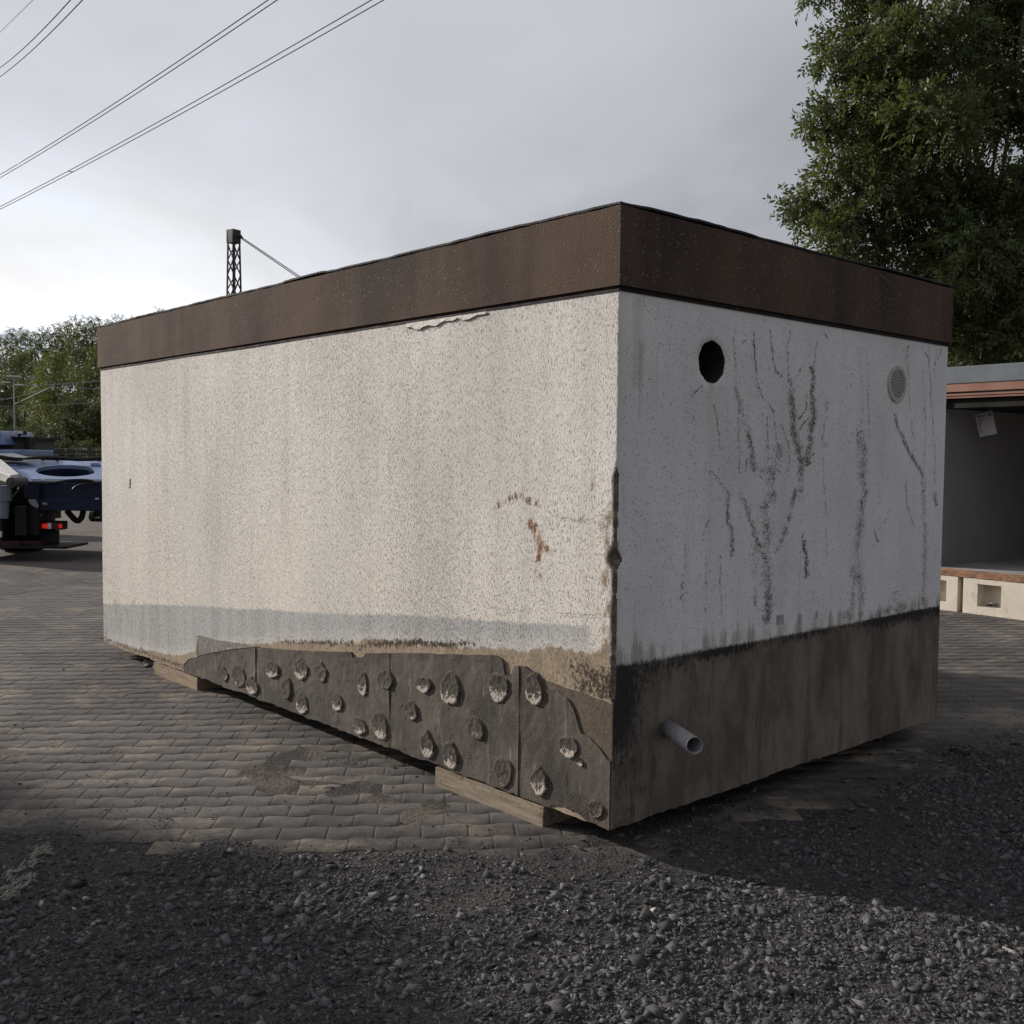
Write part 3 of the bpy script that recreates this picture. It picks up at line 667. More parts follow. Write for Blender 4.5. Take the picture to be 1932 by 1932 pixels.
# membrane panels
seams = [fl(*zc4(300, 400))[0], fl(*zc4(588, 400))[0], fl(*zc4(990, 400))[0], fl(*zc4(1665, 600))[0], fl(*zc5(804, 700))[0], fl(*zc5(1030, 1150))[0], fl(*zc5(1415, 1200))[0]]
ymax = fl(*zc4(8, 330))[0]
seams = [ymax]+seams+[.004]
panels = []
for pi_, (ya, yb) in enumerate(zip(seams[:-1], seams[1:])):
    n_ = max(6, int((ya-yb)/.011)); uu = np.linspace(ya, yb, n_); R_ = 34; V = []; off = .006+.0035*(pi_ % 2)
    for j in range(R_+1):
        f_ = j/R_
        for i, u in enumerate(uu):
            zt = float(mem_top(u))-.004+.003*float(fnoise(u, 70, 50)); zb_ = float(base_line(u, 2))+.004+.006*float(fnoise(u, 73, 12))
            if u < .36 and u > .13: zb_ += .03*math.sin((u-.13)/.23*PI)**.6
            zt = max(zt, zb_+.01); zz_ = zb_+(zt-zb_)*f_
            x_ = -off-.006*float(fnoise2(u, zz_, 77, 3.5, 3)-.4)-.0015*float(fnoise2(u, zz_, 79, 40, 2))-.004*math.exp(-((1-f_)/.04)**2)*abs(float(vnoise(u, 81, 8)))
            ed = min(u-yb, ya-u); x_ -= .004*math.exp(-(ed/.01)**2)*abs(float(vnoise(zz_, 83+pi_, 9)))
            V.append((x_, u, zz_))
    Fq = [tuple(f) for f in grid_faces(n_, R_+1)]
    # closed rim back to the wall
    rim = [i for i in range(n_)]+[j*n_+n_-1 for j in range(1, R_+1)]+[R_*n_+i for i in range(n_-2, -1, -1)]+[j*n_ for j in range(R_-1, 0, -1)]
    b = len(V); V += [(.012, V[r_][1], V[r_][2]) for r_ in rim]
    for i in range(len(rim)): i2 = (i+1) % len(rim); Fq.append((rim[i], b+i, b+i2, rim[i2]))
    panels.append((ya, yb, raw_mesh('membrane_panel', V, Fq, M['membrane'], G, smooth=False)))
# adhesive dabs
D4 = [(455, 420, 55, 100), (560, 490, 50, 85), (725, 365, 58, 66), (675, 565, 42, 72), (838, 515, 44, 86), (955, 355, 60, 98), (965, 635, 46, 98), (1120, 385, 52, 90), (1252, 630, 46, 72), (1125, 740, 54, 62), (1455, 480, 38, 105), (1635, 445, 66, 82), (1425, 815, 56, 78), (1592, 815, 66, 116), (1245, 1900, 1, 1), (340, 400, 34, 60)]
D5 = [(268, 420, 66, 70), (485, 455, 82, 136), (170, 630, 50, 84), (875, 440, 90, 118), (1160, 460, 76, 126), (690, 770, 66, 98), (300, 900, 60, 112), (487, 990, 64, 110), (912, 1120, 86, 120), (1440, 920, 80, 96), (1200, 1190, 76, 114), (1660, 1420, 66, 72), (1530, 1040, 30, 34)]
def dab(c, rx, rz, seed):
    par = next((o for ya, yb, o in panels if yb <= c[0] <= ya), panels[-1][2])
    rnd = random.Random(seed); NA, NR = 40, 9; V = []; mk = []; Fq = []; ph = rnd.uniform(0, 6); tear = rnd.random() < .4
    for i in range(NR+1):
        f_ = i/NR
        for k_ in range(NA):
            a = 2*PI*k_/NA; j = 1+.07*math.sin(2*a+ph)+.05*math.sin(3*a+ph*3)+.03*math.sin(5*a+ph*2)+.02*math.sin(11*a+ph)
            if tear: j *= 1-.32*max(0, math.sin(a))**2*abs(math.cos(a))*2
            y_ = c[0]+math.cos(a)*rx*f_*j; z_ = c[1]+math.sin(a)*rz*f_*j
            prof = .003+.0042*math.exp(-((f_-.84)/.16)**2)*(1 if math.cos(a) < .3 else .45)+.007*float(fnoise2(y_*1., z_, seed, 60, 3))
            if f_ > .985: prof = -.006
            V.append((-.0085-prof, y_, max(z_, GB+.015))); mk.append((.85*max(0, min(1, (.1-math.sin(a)*f_)*1.2+rnd.uniform(-.1, .1)))*(1 if seed % 3 else .35)*(f_ < .93), 0, 0, 1))
    for i in range(NR):
        for k_ in range(NA): k2 = (k_+1) % NA; Fq.append((i*NA+k_, i*NA+k2, (i+1)*NA+k2, (i+1)*NA+k_))
    raw_mesh('adhesive_dab', V, Fq, M['dab'], par, smooth=True, mask=mk)
sd_ = 3
for Z_, L_ in ((zc4, D4), (zc5, D5)):
    for (cx_, cy_, rx, ry) in L_:
        if rx < 5: continue
        c = fl(*Z_(cx_, cy_)); a = fl(*Z_(cx_-rx, cy_)); b2 = fl(*Z_(cx_+rx, cy_)); t_ = fl(*Z_(cx_, cy_-ry)); u_ = fl(*Z_(cx_, cy_+ry))
        if u_[1] < GB+.01: continue
        dab(c, abs(a[0]-b2[0])/2*1.04, abs(t_[1]-u_[1])/2*1.04, sd_); sd_ += 1
# flaked paint edge under the fascia, small crack lines
def strip(pts, wd, x_, cap=.0008, face='l', jit=.003):
    V = []; Fq = []
    P_ = []
    for a, b in zip(pts[:-1], pts[1:]):
        n_ = max(2, int(math.hypot(b[0]-a[0], b[1]-a[1])/.012))
        for i in range(n_): t_ = i/n_; P_.append((a[0]+(b[0]-a[0])*t_+random.gauss(0, jit), a[1]+(b[1]-a[1])*t_+random.gauss(0, jit)))
    P_.append(pts[-1])
    for i, (u, z_) in enumerate(P_):
        w_ = wd*random.uniform(.3, 1.2)/2
        V += [(x_, u, z_-w_), (x_, u, z_+w_)] if face == 'l' else [(u, x_, z_-w_), (u, x_, z_+w_)]
        if i: b = len(V)-4; Fq.append((b, b+1, b+3, b+2))
    return V, Fq
ZF = zoomed(980, 760, 6.0375); LF = lambda p_: [fl(*ZF(*q)) for q in p_]
V = []; Fq = []
for pts, wd in [(LF([(225, 370), (300, 350), (360, 390), (440, 395), (480, 360), (570, 330)]), .006), (LF([(590, 340), (680, 345), (760, 280), (800, 265), (940, 262), (1010, 220), (1090, 255), (1180, 240), (1290, 180), (1350, 195), (1440, 175)]), .0032), (LF([(150, 470), (220, 390)]), .003), (LR([(820, 1640), (1050, 1648), (1390, 1655)]), .0022), (LR([(130, 1580), (480, 1612)]), .0016), (LR([(820, 598), (1000, 640), (1180, 650), (1280, 592), (1420, 590)]), .0018), (LR([(1180, 600), (1185, 670)]), .02)]:
    v, f = strip(pts, wd, -.0095); raw_mesh('paint_crack', v, f, M['hole'], G)
# lifted flap of paint below the drip edge
top = LF([(165, 320), (1480, 110)]); bot = LF([(225, 362), (300, 345), (360, 383), (440, 388), (480, 352), (570, 322), (680, 335), (800, 258), (940, 255), (1010, 212), (1090, 247), (1180, 232), (1290, 172), (1440, 150)])
V = []; Fq = []
for i, (u, z_) in enumerate(bot):
    zt = HB-.004; V += [(-.010, u, z_), (-.0055, u, zt), (-.004, u, z_+.002)]
    if i: b = len(V)-6; Fq += [(b, b+1, b+4, b+3), (b+2, b, b+3, b+5)]
raw_mesh('lifted_paint', V, Fq, M['plaster'], G, mask=np.zeros((len(V), 4)))
# white strip of old paint on a grey patch beside the membrane
def sheet(poly, x_, name, mat, th=.004):
    m = MB(); m.prism([(x_, u, z_) for u, z_ in poly], (th, 0, 0)); return m.build(name, mat, G)
sheet(L4([(105, 108), (128, 116), (128, 248), (103, 252)]), -.0075, 'paint_remnant', M['white'])
M['oldgrey'] = simple('weathered_grey_render', (.20, .185, .165), .9, .4, 14, .005, 60, dirt=(.38, .35, .31))
sheet(L4([(130, 90), (250, 125), (420, 150), (620, 180), (400, 200), (200, 235), (105, 260), (102, 100)]), -.0075, 'grey_patch', M['oldgrey'], .004)
# dried climber traces on the gable
Z8 = zoomed(1700, 800, 2.5414)
def rootlets(paths, dens, ln, wd, y_, zf, seed):
    rnd = random.Random(seed); V = []; Fq = []
    for pts, w_, st in paths:
        Q = [np.array(fr(*zf(*q))) for q in pts]; wm = w_*.00052*(2.2 if w_ > 11 else 1.3)+.0012; sd2 = rnd.uniform(0, 99)
        for a, b in zip(Q[:-1], Q[1:]):
            L_ = np.linalg.norm(b-a); d_ = (b-a)/L_; nrm = np.array([-d_[1], d_[0]])
            for i in range(int(L_*dens*st*(1.25 if w_ > 11 else .55))):
                tt = rnd.random(); c = a+(b-a)*tt; wig = .5*wm*float(vnoise(c[1], seed+int(w_), 14.))+.004*float(vnoise(c[1], seed, 45.))
                if rnd.random() > .86+.7*float(vnoise(c[1]+c[0]*3, seed+3, 22.)): continue
                c = c+nrm*(rnd.gauss(0, wm*.55)+wig); an = math.atan2(d_[1], d_[0])+rnd.choice([-1, 1])*rnd.uniform(.1, 1.0)
                l_ = ln*rnd.uniform(.4, 1.3)/2; w2 = wd*rnd.uniform(.5, 1.3)/2; u_ = np.array([math.cos(an), math.sin(an)])*l_; v_ = np.array([-math.sin(an), math.cos(an)])*w2
                if c[1] < .74 and y_ > -.01: continue
                k_ = len(V); h_ = y_-rnd.uniform(0, .0015)
                for q in (c-u_-v_*.3, c-v_, c+u_, c+v_): V.append((q[0], h_, q[1]))
                Fq.append((k_, k_+1, k_+2, k_+3))
    return V, Fq
paths = [([(690, 310), (680, 200), (700, 60)], 5, .6), ([(850, 290), (860, 200), (880, 100)], 5, .6), ([(615, 790), (600, 600), (540, 500)], 6, .7), ([(560, 900), (540, 700), (480, 420), (470, 60)], 7, .6), ([(1150, 700), (1160, 500), (1140, 200)], 5, .5), ([(1545, 980), (1560, 700), (1540, 300)], 6, .5), ([(930, 1500), (925, 1200), (900, 800)], 6, .4), ([(640, 1400), (600, 1480)], 12, .6), ([(310, 1100), (240, 1000), (180, 960)], 8, .5), ([(260, 1900), (255, 1500)], 5, .5), ([(160, 1850), (170, 1500)], 6, .45), ([(20, 1800), (30, 1400)], 8, .3), ([(60, 900), (90, 500)], 20, .12), ([(300, 1000), (250, 600)], 40, .12), ([(900, 1300), (950, 900)], 60, .12), ([(1250, 1500), (1280, 1000)], 60, .12), ([(650, 1800), (700, 1500)], 50, .12), ([(1050, 800), (1100, 300)], 60, .12), ([(545, 1930), (550, 1700), (550, 1480), (540, 1300), (545, 1180), (590, 1050), (620, 900), (620, 790)], 34, 1.5), ([(560, 1930), (575, 1700), (570, 1560)], 26, 1.2), ([(560, 1560), (480, 1400), (430, 1230), (380, 1090)], 14, .8), ([(480, 1640), (470, 1450), (480, 1400)], 34, .7),
    ([(770, 1090), (765, 950), (740, 760), (710, 560), (700, 380)], 24, 1.9), ([(700, 380), (685, 300)], 12, .8), ([(730, 380), (765, 310)], 7, .7), ([(790, 900), (825, 800), (850, 640), (840, 480)], 24, 2.1), ([(840, 480), (840, 290)], 16, 1.5), ([(520, 1100), (560, 1180)], 45, .6), ([(550, 1050), (555, 870)], 32, .7),
    ([(470, 960), (455, 800), (400, 650), (370, 500), (355, 420)], 18, 1.2), ([(355, 420), (350, 330), (345, 60)], 7, .7), ([(1160, 1900), (1130, 1600), (1130, 1300), (1170, 1160), (1165, 930), (1150, 700)], 34, 1.3), ([(1090, 1900), (1095, 1560)], 28, .9), ([(1130, 820), (1125, 690)], 10, .8),
    ([(1545, 1810), (1555, 1500), (1550, 1200), (1545, 980)], 26, .8), ([(1545, 980), (1450, 840), (1390, 700), (1360, 600)], 12, 1.), ([(740, 1070), (700, 1230), (640, 1400)], 16, 1.), ([(700, 1180), (720, 1090)], 34, .9), ([(805, 1640), (795, 1500), (785, 1400)], 16, 1.5), ([(775, 1390), (785, 1340)], 10, 1.),
    ([(335, 1500), (330, 1360), (300, 1300), (310, 1100)], 12, .9), ([(1370, 1860), (1370, 1720)], 60, 1.1), ([(1200, 1905), (1300, 1850), (1440, 1830)], 24, 1.1), ([(605, 330), (585, 200), (570, 60)], 8, .8), ([(650, 360), (610, 330)], 8, .9), ([(1480, 760), (1460, 560), (1440, 150)], 8, .5), ([(1625, 1180), (1615, 800), (1590, 400), (1575, 100)], 10, .6), ([(1625, 1180), (1615, 1100)], 16, .9),
    ([(480, 350), (465, 60)], 4, .7), ([(540, 520), (490, 400), (480, 300)], 7, .6), ([(565, 860), (550, 620)], 5, .7), ([(375, 970), (370, 500)], 6, .6), ([(1200, 800), (1190, 200)], 6, .6), ([(690, 1000), (690, 800), (640, 650)], 10, .6), ([(1640, 170), (1610, 320)], 5, .9), ([(1660, 180), (1640, 260)], 4, .9), ([(1430, 960), (1440, 1180), (1490, 1320)], 7, .7), ([(750, 630), (800, 560), (805, 470)], 5, 1.2), ([(755, 700), (815, 620)], 4, 1.2), ([(420, 950), (422, 880)], 3, 1.5), ([(800, 930), (850, 900)], 5, 1.2), ([(800, 900), (855, 840)], 4, 1.2), ([(1230, 1340), (1260, 1410)], 5, 1.2), ([(1330, 1200), (1300, 1290), (1260, 1250)], 10, .6), ([(220, 540), (235, 650), (255, 810)], 5, .6), ([(180, 1260), (140, 1400)], 8, .6), ([(10, 1660), (5, 1780)], 10, 1.), ([(70, 490), (150, 410)], 4, .6), ([(380, 170), (440, 110)], 4, .7), ([(1580, 260), (1540, 170)], 7, .6), ([(1455, 160), (1440, 200)], 8, .8), ([(940, 120), (905, 50)], 4, .7), ([(470, 1700), (470, 1820)], 12, .6), ([(930, 800), (900, 760), (930, 500)], 14, .3), ([(530, 1000), (480, 930)], 20, .6), ([(1040, 1900), (1080, 1870)], 20, .8)]
V, Fq = rootlets(paths, 980, .016, .0016, -.0012, Z8, 4)
rnd = random.Random(9)
for i in range(9000):     # flecks all over
    x_ = rnd.uniform(.03, GW-.03); z_ = rnd.uniform(.8, HB-.02)
    if math.hypot(x_-hc[0], z_-hc[1]) < .10: continue
    if rnd.random() > .25+.75*float(fnoise2(x_, z_, 90, 2.2)): continue
    an = rnd.gauss(PI/2, .7); l_ = rnd.uniform(.0015, .0060); w2 = rnd.uniform(.0006, .0014); k_ = len(V)
    for (a, b) in ((-l_, 0), (0, -w2), (l_, 0), (0, w2)): V.append((x_+math.cos(an)*a-math.sin(an)*b, -.0015, z_+math.sin(an)*a+math.cos(an)*b))
    Fq.append((k_, k_+1, k_+2, k_+3))
raw_mesh('climber_trace', V, np.array(Fq), M['root'], G)
Z7 = zoomed(1500, 480, 2.1467)
paths = [([(560, 190), (600, 330), (640, 520)], 8, .5), ([(690, 290), (695, 500), (715, 640)], 5, 1.), ([(1130, 400), (1090, 560), (1060, 480)], 22, .6), ([(1150, 440), (1130, 560), (1120, 660)], 8, .6), ([(1480, 440), (1560, 520), (1610, 640), (1635, 760)], 8, 1.), ([(1745, 590), (1760, 790)], 8, 1.), ([(1680, 620), (1690, 760)], 6, .7), ([(500, 380), (510, 560)], 4, .6), ([(820, 560), (825, 620)], 5, .6), ([(1310, 520), (1325, 590)], 8, .8), ([(150, 240), (155, 460)], 3, .8), ([(200, 460), (220, 440)], 8, 1.2), ([(735, 260), (730, 320)], 4, 1.), ([(960, 400), (965, 520)], 4, .6), ([(1380, 440), (1400, 520)], 6, .6), ([(1800, 560), (1795, 760)], 6, .7), ([(535, 420), (540, 455)], 10, 2.5), ([(1350, 560), (1410, 660)], 14, .4), ([(1840, 640), (1850, 780)], 6, .5)]
V, Fq = rootlets(paths, 420, .010, .0020, -.0225, Z7, 5)
for i in range(520):
    x_ = rnd.uniform(.03, GW-.03); z_ = rnd.uniform(HB+.03, GB+GH-.02); an = rnd.gauss(PI/2, .8); l_ = rnd.uniform(.0015, .0055); w2 = .0011; k_ = len(V)
    for (a, b) in ((-l_, 0), (0, -w2), (l_, 0), (0, w2)): V.append((x_+math.cos(an)*a-math.sin(an)*b, -.0232, z_+math.sin(an)*a+math.cos(an)*b))
    Fq.append((k_, k_+1, k_+2, k_+3))
raw_mesh('climber_scars', V, np.array(Fq), M['scar'], G)
# faded rectangles above the plinth
gt = simple('grey_touch_up_paint', (.42, .42, .42), .9, .3, 30)
for (zx, zy, w_, h_) in ((635, 1905, 46, 55), (762, 1900, 20, 60), (868, 1872, 14, 44)):
    a = fr(*Z8(zx-w_/2, zy-h_/2)); b = fr(*Z8(zx+w_/2, zy+h_/2)); m = MB(); m.box((min(a[0], b[0]), -.0008, min(a[1], b[1])), (max(a[0], b[0]), .002, max(a[1], b[1]))); m.build('grey_touch_up', gt, G)
# the drain pipe stub
pc = (.318, .470)
def fr_off(px, py, yo):
    r = ray(px, py); o_ = CR+E1*yo; q = EYE+r*(((o_-EYE)@E1)/(r@E1))-o_; return float(q@E2), float(q[2])
pc = fr(1258, 1372); pe = fr_off(1311, 1407, -.31); ex = np.array([pc[0]-pe[0], .31, pc[1]-pe[1]])*.2
m = MB(); m.pipe((pc[0]+ex[0], ex[1], pc[1]+ex[2]), (pe[0], -.31, pe[1]), .0345, .0315, 28); P_ = m.build('drain_pipe', M['pvc'], G, smooth=False)
P_.data.polygons.foreach_set('use_smooth', [True]*len(P_.data.polygons))
m = MB(); m.pipe((pc[0]-.001, -.001, pc[1]+.004), (pc[0]-.001, -.0065, pc[1]+.004), .048, .033, 20); m.build('mortar_ring', M['broken'], G)
# round vent grille
vc = (2.226, 2.016)
def disc(c, r, y_, th, seg=36):
    m = MB(); m.prism([(c[0]+math.cos(2*PI*k_/seg)*r, y_, c[1]+math.sin(2*PI*k_/seg)*r) for k_ in range(seg)], (0, th, 0)); return m
vg = MB(); vg.pipe((vc[0], .002, vc[1]), (vc[0], -.010, vc[1]), .098, .078, 40); vgo = vg.build('vent_grille', M['vent'], G)
disc(vc, .079, -.002, .003).build('vent_back', M['dark'], vgo)
lv = MB(); 
for i in range(-9, 10):
    z_ = vc[1]+i*.0082; hw = math.sqrt(max(0, .078**2-(z_-vc[1])**2))
    if hw > .01: lv.box((vc[0]-hw, -.0075, z_-.0017), (vc[0]+hw, -.0035, z_+.0017))
    if hw > .012:
        for j in range(-4, 5):
            x_ = vc[0]+j*.018+(i % 2)*.009
            if abs(x_-vc[0]) < hw-.004: lv.box((x_-.002, -.0071, z_+.0018), (x_+.002, -.0036, z_+.0066))
lv.build('louvre', M['vent'], vgo)

# timbers under the garage
def timber(ya, yb, mat, label):
    o = empty('support_timber', tuple(CR+E1*(ya+yb)/2), YAW, label, 'timber', 'timbers under the garage')
    hw = (yb-ya)/2; top = GB-.001
    n_ = 26; V = []; Fq = []
    for i in range(n_):
        x_ = -.004+i*(GW+.05)/(n_-1)
        for (yy, zz_) in ((-hw, -.004), (hw, -.004), (hw, top), (-hw, top)): V.append((x_ if i else x_+random.uniform(-.006, .003), yy+random.gauss(0, .0012), zz_-(random.uniform(0, .004) if zz_ > 0 else 0)))
        if i:
            b = (i-1)*4
            for k_ in range(4): Fq.append((b+k_, b+(k_+1) % 4, b+4+(k_+1) % 4, b+4+k_))
    Fq += [(0, 3, 2, 1), (4*n_-4, 4*n_-3, 4*n_-2, 4*n_-1)]
    b = raw_mesh('beam', V, Fq, mat, o); m = b.modifiers.new('bevel', 'BEVEL'); m.width = .003; m.segments = 1; m.limit_method = 'ANGLE'
timber(.394, fl(823, 1448)[0]-.0, M['oldwood'], 'rough pitted timber under the garage near its front corner')
timber(3.80, 4.51, M['wood'], 'smoother pale wooden beam under the rear half of the garage')

# ------------------------------------------------------------------ open garage at the right
D1 = np.array([.614, -.789, 0]); D1 /= np.linalg.norm(D1); D2 = np.array([.789, .614, 0]); D2 /= np.linalg.norm(D2)   # along the front (towards the right), into the depth
OR = on_ground(1815.8, 1155.5); 
def gf(px, py, depth=0.):      # a point on the front plane -> (s, z)
    r = ray(px, py); o_ = OR+D2*depth; q = EYE+r*(((o_-EYE)@D2)/(r@D2))-o_; return float(q@D1), float(q[2])
RZ = math.atan2(D1[1], D1[0])      # local x = D1, local y = D2 (into the depth)
zr = lambda py: gf(1932, py)[1]
Q = empty('open_garage', OR+D2*.03, RZ, 'open grey garage with red brown trim above its dark doorway standing on concrete blocks', 'garage')
s0 = gf(1771, 900)[0]-.12; s1 = s0+2.95
zt, z1_, z2_, z3_, z4_ = zr(682.8), zr(717.6), zr(733), zr(737.1), zr(745.8); zb_ = zr(1100); zf_ = zr(1088)
DEP = 5.3
m = MB(); m.box((s0, -.012, z1_+.004), (s1, DEP, zt)); m.build('roof_slab', M['roofgrey'], Q, bevel=.008)
m = MB(); m.box((s0+.01, -.002, z2_), (s1-.01, .05, z1_)); m.build('upper_trim', M['red'], Q, bevel=.003)
m = MB(); m.box((s0+.01, .012, z3_+.0), (s1-.01, .05, z2_-.001)); m.build('trim_gap', M['dark'], Q)
zm = (z3_+z4_)/2
m = MB(); m.box((s0+.01, -.010, zm+.003), (s1-.01, .05, z3_)); m.box((s0+.01, .002, z4_), (s1-.01, .06, zm)); m.build('lower_trim', M['red'], Q, bevel=.002)
wt = .09; 
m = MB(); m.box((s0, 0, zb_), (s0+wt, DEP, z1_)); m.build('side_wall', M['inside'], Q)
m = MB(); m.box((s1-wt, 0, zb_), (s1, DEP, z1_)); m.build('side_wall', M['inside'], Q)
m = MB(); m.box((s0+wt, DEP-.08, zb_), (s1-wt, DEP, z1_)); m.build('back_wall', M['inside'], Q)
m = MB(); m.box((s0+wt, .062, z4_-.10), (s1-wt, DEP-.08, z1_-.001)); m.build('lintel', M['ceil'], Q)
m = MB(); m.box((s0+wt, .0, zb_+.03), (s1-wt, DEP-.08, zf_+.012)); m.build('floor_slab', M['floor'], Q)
V = []; Fq = []
for i in range(60):
    u = s0+wt+(s1-s0-2*wt)*i/59; V += [(u, -.03-random.uniform(0, .006), zb_+random.uniform(-.004, .006)), (u, -.032-random.uniform(0, .004), zf_-random.uniform(0, .006)), (u, .004, zf_+.013), (u, .004, zb_)]
    if i: b = len(V)-8; Fq += [(b+k, b+4+k, b+5+k, b+1+k) for k in range(3)]
raw_mesh('threshold', V, Fq, m_wood('rotten_threshold', (.30, .17, .10), (.16, .10, .07), 0), Q)
# concrete blocks below it
def block(sx, w_, recs, label):
    o = empty('concrete_block', OR+D1*(sx+w_/2), RZ, label, 'concrete block', 'blocks under the open garage'); h_ = zb_-.006; T = .38
    us_ = [-w_/2]; 
    for r_ in recs: us_ += [r_[0]-w_/2, r_[1]-w_/2]
    us_.append(w_/2); za, zb2 = .09*h_/.4, .86*h_
    m = MB()
    for i in range(len(us_)-1):
        if i % 2 == 0: m.box((us_[i], 0, 0), (us_[i+1], T, h_))
        else: m.box((us_[i]-.001, .001, 0), (us_[i+1]+.001, T-.001, za)); m.box((us_[i]-.001, .001, zb2), (us_[i+1]+.001, T-.001, h_-.001)); m.box((us_[i]-.001, .13, za-.001), (us_[i+1]+.001, T-.002, zb2+.001))
    m.build('body', M['conc'], o)
a_ = gf(1843.7, 1130)[0]; b_2 = gf(1888.7, 1130)[0]
block(0., 1.60, [(a_, b_2), (1.6-b_2, 1.6-a_)], 'cream concrete block with litter in its square recess, under the open garage')
g0 = gf(1806, 1130)[0]; c0 = gf(1785, 1125)[0]
block(g0-1.6, 1.60, [(a_, b_2), (1.6+c0-g0-.22, 1.6+c0-g0)], 'stained concrete block half hidden behind the white garage, left of the joint')
lt = empty('litter', OR+D1*(a_+.08)+D2*.08+np.array([0, 0, .095]), RZ, 'crumpled dark and white litter lying in the block recess', 'litter')
m = MB(); 
for i in range(7): m.bar((random.uniform(-.03, .1), random.uniform(-.02, .03), .003), (random.uniform(0, .16), random.uniform(-.02, .03), .02), .02, .006)
m.build('dark_scraps', M['black'], lt)
m = MB(); m.bar((0, 0, .02), (.05, -.02, .035), .02, .008); m.bar((.05, -.01, .014), (.15, 0, .01), .012, .006); m.build('white_scraps', M['white'], lt)
# hanging sheet
SD = .60
sg = empty('hanging_notice', OR+D2*SD+D1*gf(1858, 800, SD)[0]+np.array([0, 0, gf(1858, 800, SD)[1]]), RZ, 'white notice sheet with black print hanging askew in the open garage doorway', 'notice')
s_c, z_c = gf(1858, 800, SD)
TL, TR, BR, BL = [np.array([gf(x_, y_, SD)[0]-s_c, 0, gf(x_, y_, SD)[1]-z_c]) for x_, y_ in ((1839.5, 782), (1872, 774.5), (1881, 818.4), (1848.5, 824.5))]
m = MB(); m.prism([TL, BL, BR, TR], (0, .004, 0)); m.build('sheet', M['paper'], sg)
m = MB(); m.bar(TL+(TR-TL)*-.01+np.array([0, 0, .008]), TR+np.array([0, 0, .008]), .006, .012); m.build('clip_bar', M['grey'], sg)
m = MB(); m.tube([(TL+TR)/2+np.array([0, 0, .01]), (TL+TR)/2+np.array([0, .05, zr(748)-z_c-.02])], .003, 6); m.build('hanging_wire', M['black'], sg)
def on_sheet(u, v): return TL+(TR-TL)*u+(BL-TL)*v+np.array([0, -.0015, 0])
cu = bpy.data.curves.new('heading', 'FONT'); cu.body = 'angem'; cu.size = 1; cu.extrude = 0.002; tmp = bpy.data.objects.new('tmp', cu); col.objects.link(tmp)
dg = bpy.context.evaluated_depsgraph_get(); me = bpy.data.meshes.new_from_object(tmp.evaluated_get(dg)); bpy.data.objects.remove(tmp)
vs = np.array([v.co[:] for v in me.vertices]); mx_ = vs[:, 0].max()
for v in me.vertices:
    q = on_sheet(.10+.42*v.co.x/mx_, .17-.11*v.co.y/.75); v.co = (q[0], q[1]-.0015-(.001 if v.co.z > 0 else 0), q[2])
me.materials.append(M['ink']); o = bpy.data.objects.new('heading', me); col.objects.link(o); o.parent = sg
m = MB()
for i in range(13):
    v_ = .26+i*.045; ln = random.choice([.10, .14, .18]) if i > 1 else .30
    if i in (2, 8): continue
    m.prism([on_sheet(.10, v_), on_sheet(.10, v_+.014), on_sheet(.10+ln, v_+.014), on_sheet(.10+ln, v_)], (0, -.001, 0))
me_ = m.build('small_print', M['ink'], sg)
m = MB()
for (u0, v0, u1, v1) in ((.76, .08, .93, .105), (.76, .18, .93, .205), (.76, .105, .80, .18), (.90, .105, .93, .125), (.84, .13, .87, .15)):
    m.prism([on_sheet(u0, v0), on_sheet(u0, v1), on_sheet(u1, v1), on_sheet(u1, v0)], (0, -.001, 0))
m.build('emblem', M['ink'], sg)

# ------------------------------------------------------------------ trees
def leaves(lobes, k, leaf, wdt, nl_, tw, rs, droop=.35, shell=.45):
    """compound leaves: twigs set through the outer part of every lobe, leaflets along both sides of each twig"""
    P0 = []; D0 = []
    for c, r in lobes:
        n = max(3, int(k*r[0]*r[2])); d_ = rs.normal(size=(n, 3)); d_ /= np.linalg.norm(d_, axis=1)[:, None]
        f_ = shell+(1-shell)*rs.random(n)**.7; f_ *= 1+.12*np.sin(d_[:, 0]*7+c[0]*3)*np.sin(d_[:, 2]*6+c[2]*2)
        P0.append(c+d_*f_[:, None]*r); D0.append(d_)
    P0 = np.concatenate(P0); D0 = np.concatenate(D0); n = len(P0)
    D = D0*.7+rs.normal(size=(n, 3))*.55+np.array([0, 0, -droop]); D /= np.linalg.norm(D, axis=1)[:, None]
    side = np.cross(D, rs.normal(size=(n, 3))); side /= np.linalg.norm(side, axis=1)[:, None]+1e-9; nrm = np.cross(D, side)
    tone = rs.random(n); out = []; mk = []
    for j in range(nl_):
        sg_ = 1 if j % 2 else -1; t_ = (j+.5)/nl_; last = j == nl_-1
        base = P0+D*(tw*t_)+np.array([0, 0, -.10*tw*t_*t_])
        ld_ = D*.55+side*sg_*(0 if last else .85)+rs.normal(size=(n, 3))*.22+np.array([0, 0, -.18]); ld_ /= np.linalg.norm(ld_, axis=1)[:, None]
        wv = np.cross(ld_, nrm+rs.normal(size=(n, 3))*.45); wv /= np.linalg.norm(wv, axis=1)[:, None]+1e-9
        l_ = leaf*rs.uniform(.7, 1.2, n)[:, None]; w_ = wdt*.5*rs.uniform(.8, 1.2, n)[:, None]
        out.append(np.stack([base, base+ld_*l_*.42+wv*w_, base+ld_*l_, base+ld_*l_*.42-wv*w_], 1)); mk.append(tone)
    V = np.concatenate(out).reshape(-1, 3); Fq = np.arange(len(V)).reshape(-1, 4)
    mk = np.repeat(np.concatenate(mk), 4); mask = np.stack([mk, mk*0, mk*0, mk*0+1], 1)
    return V, Fq, mask
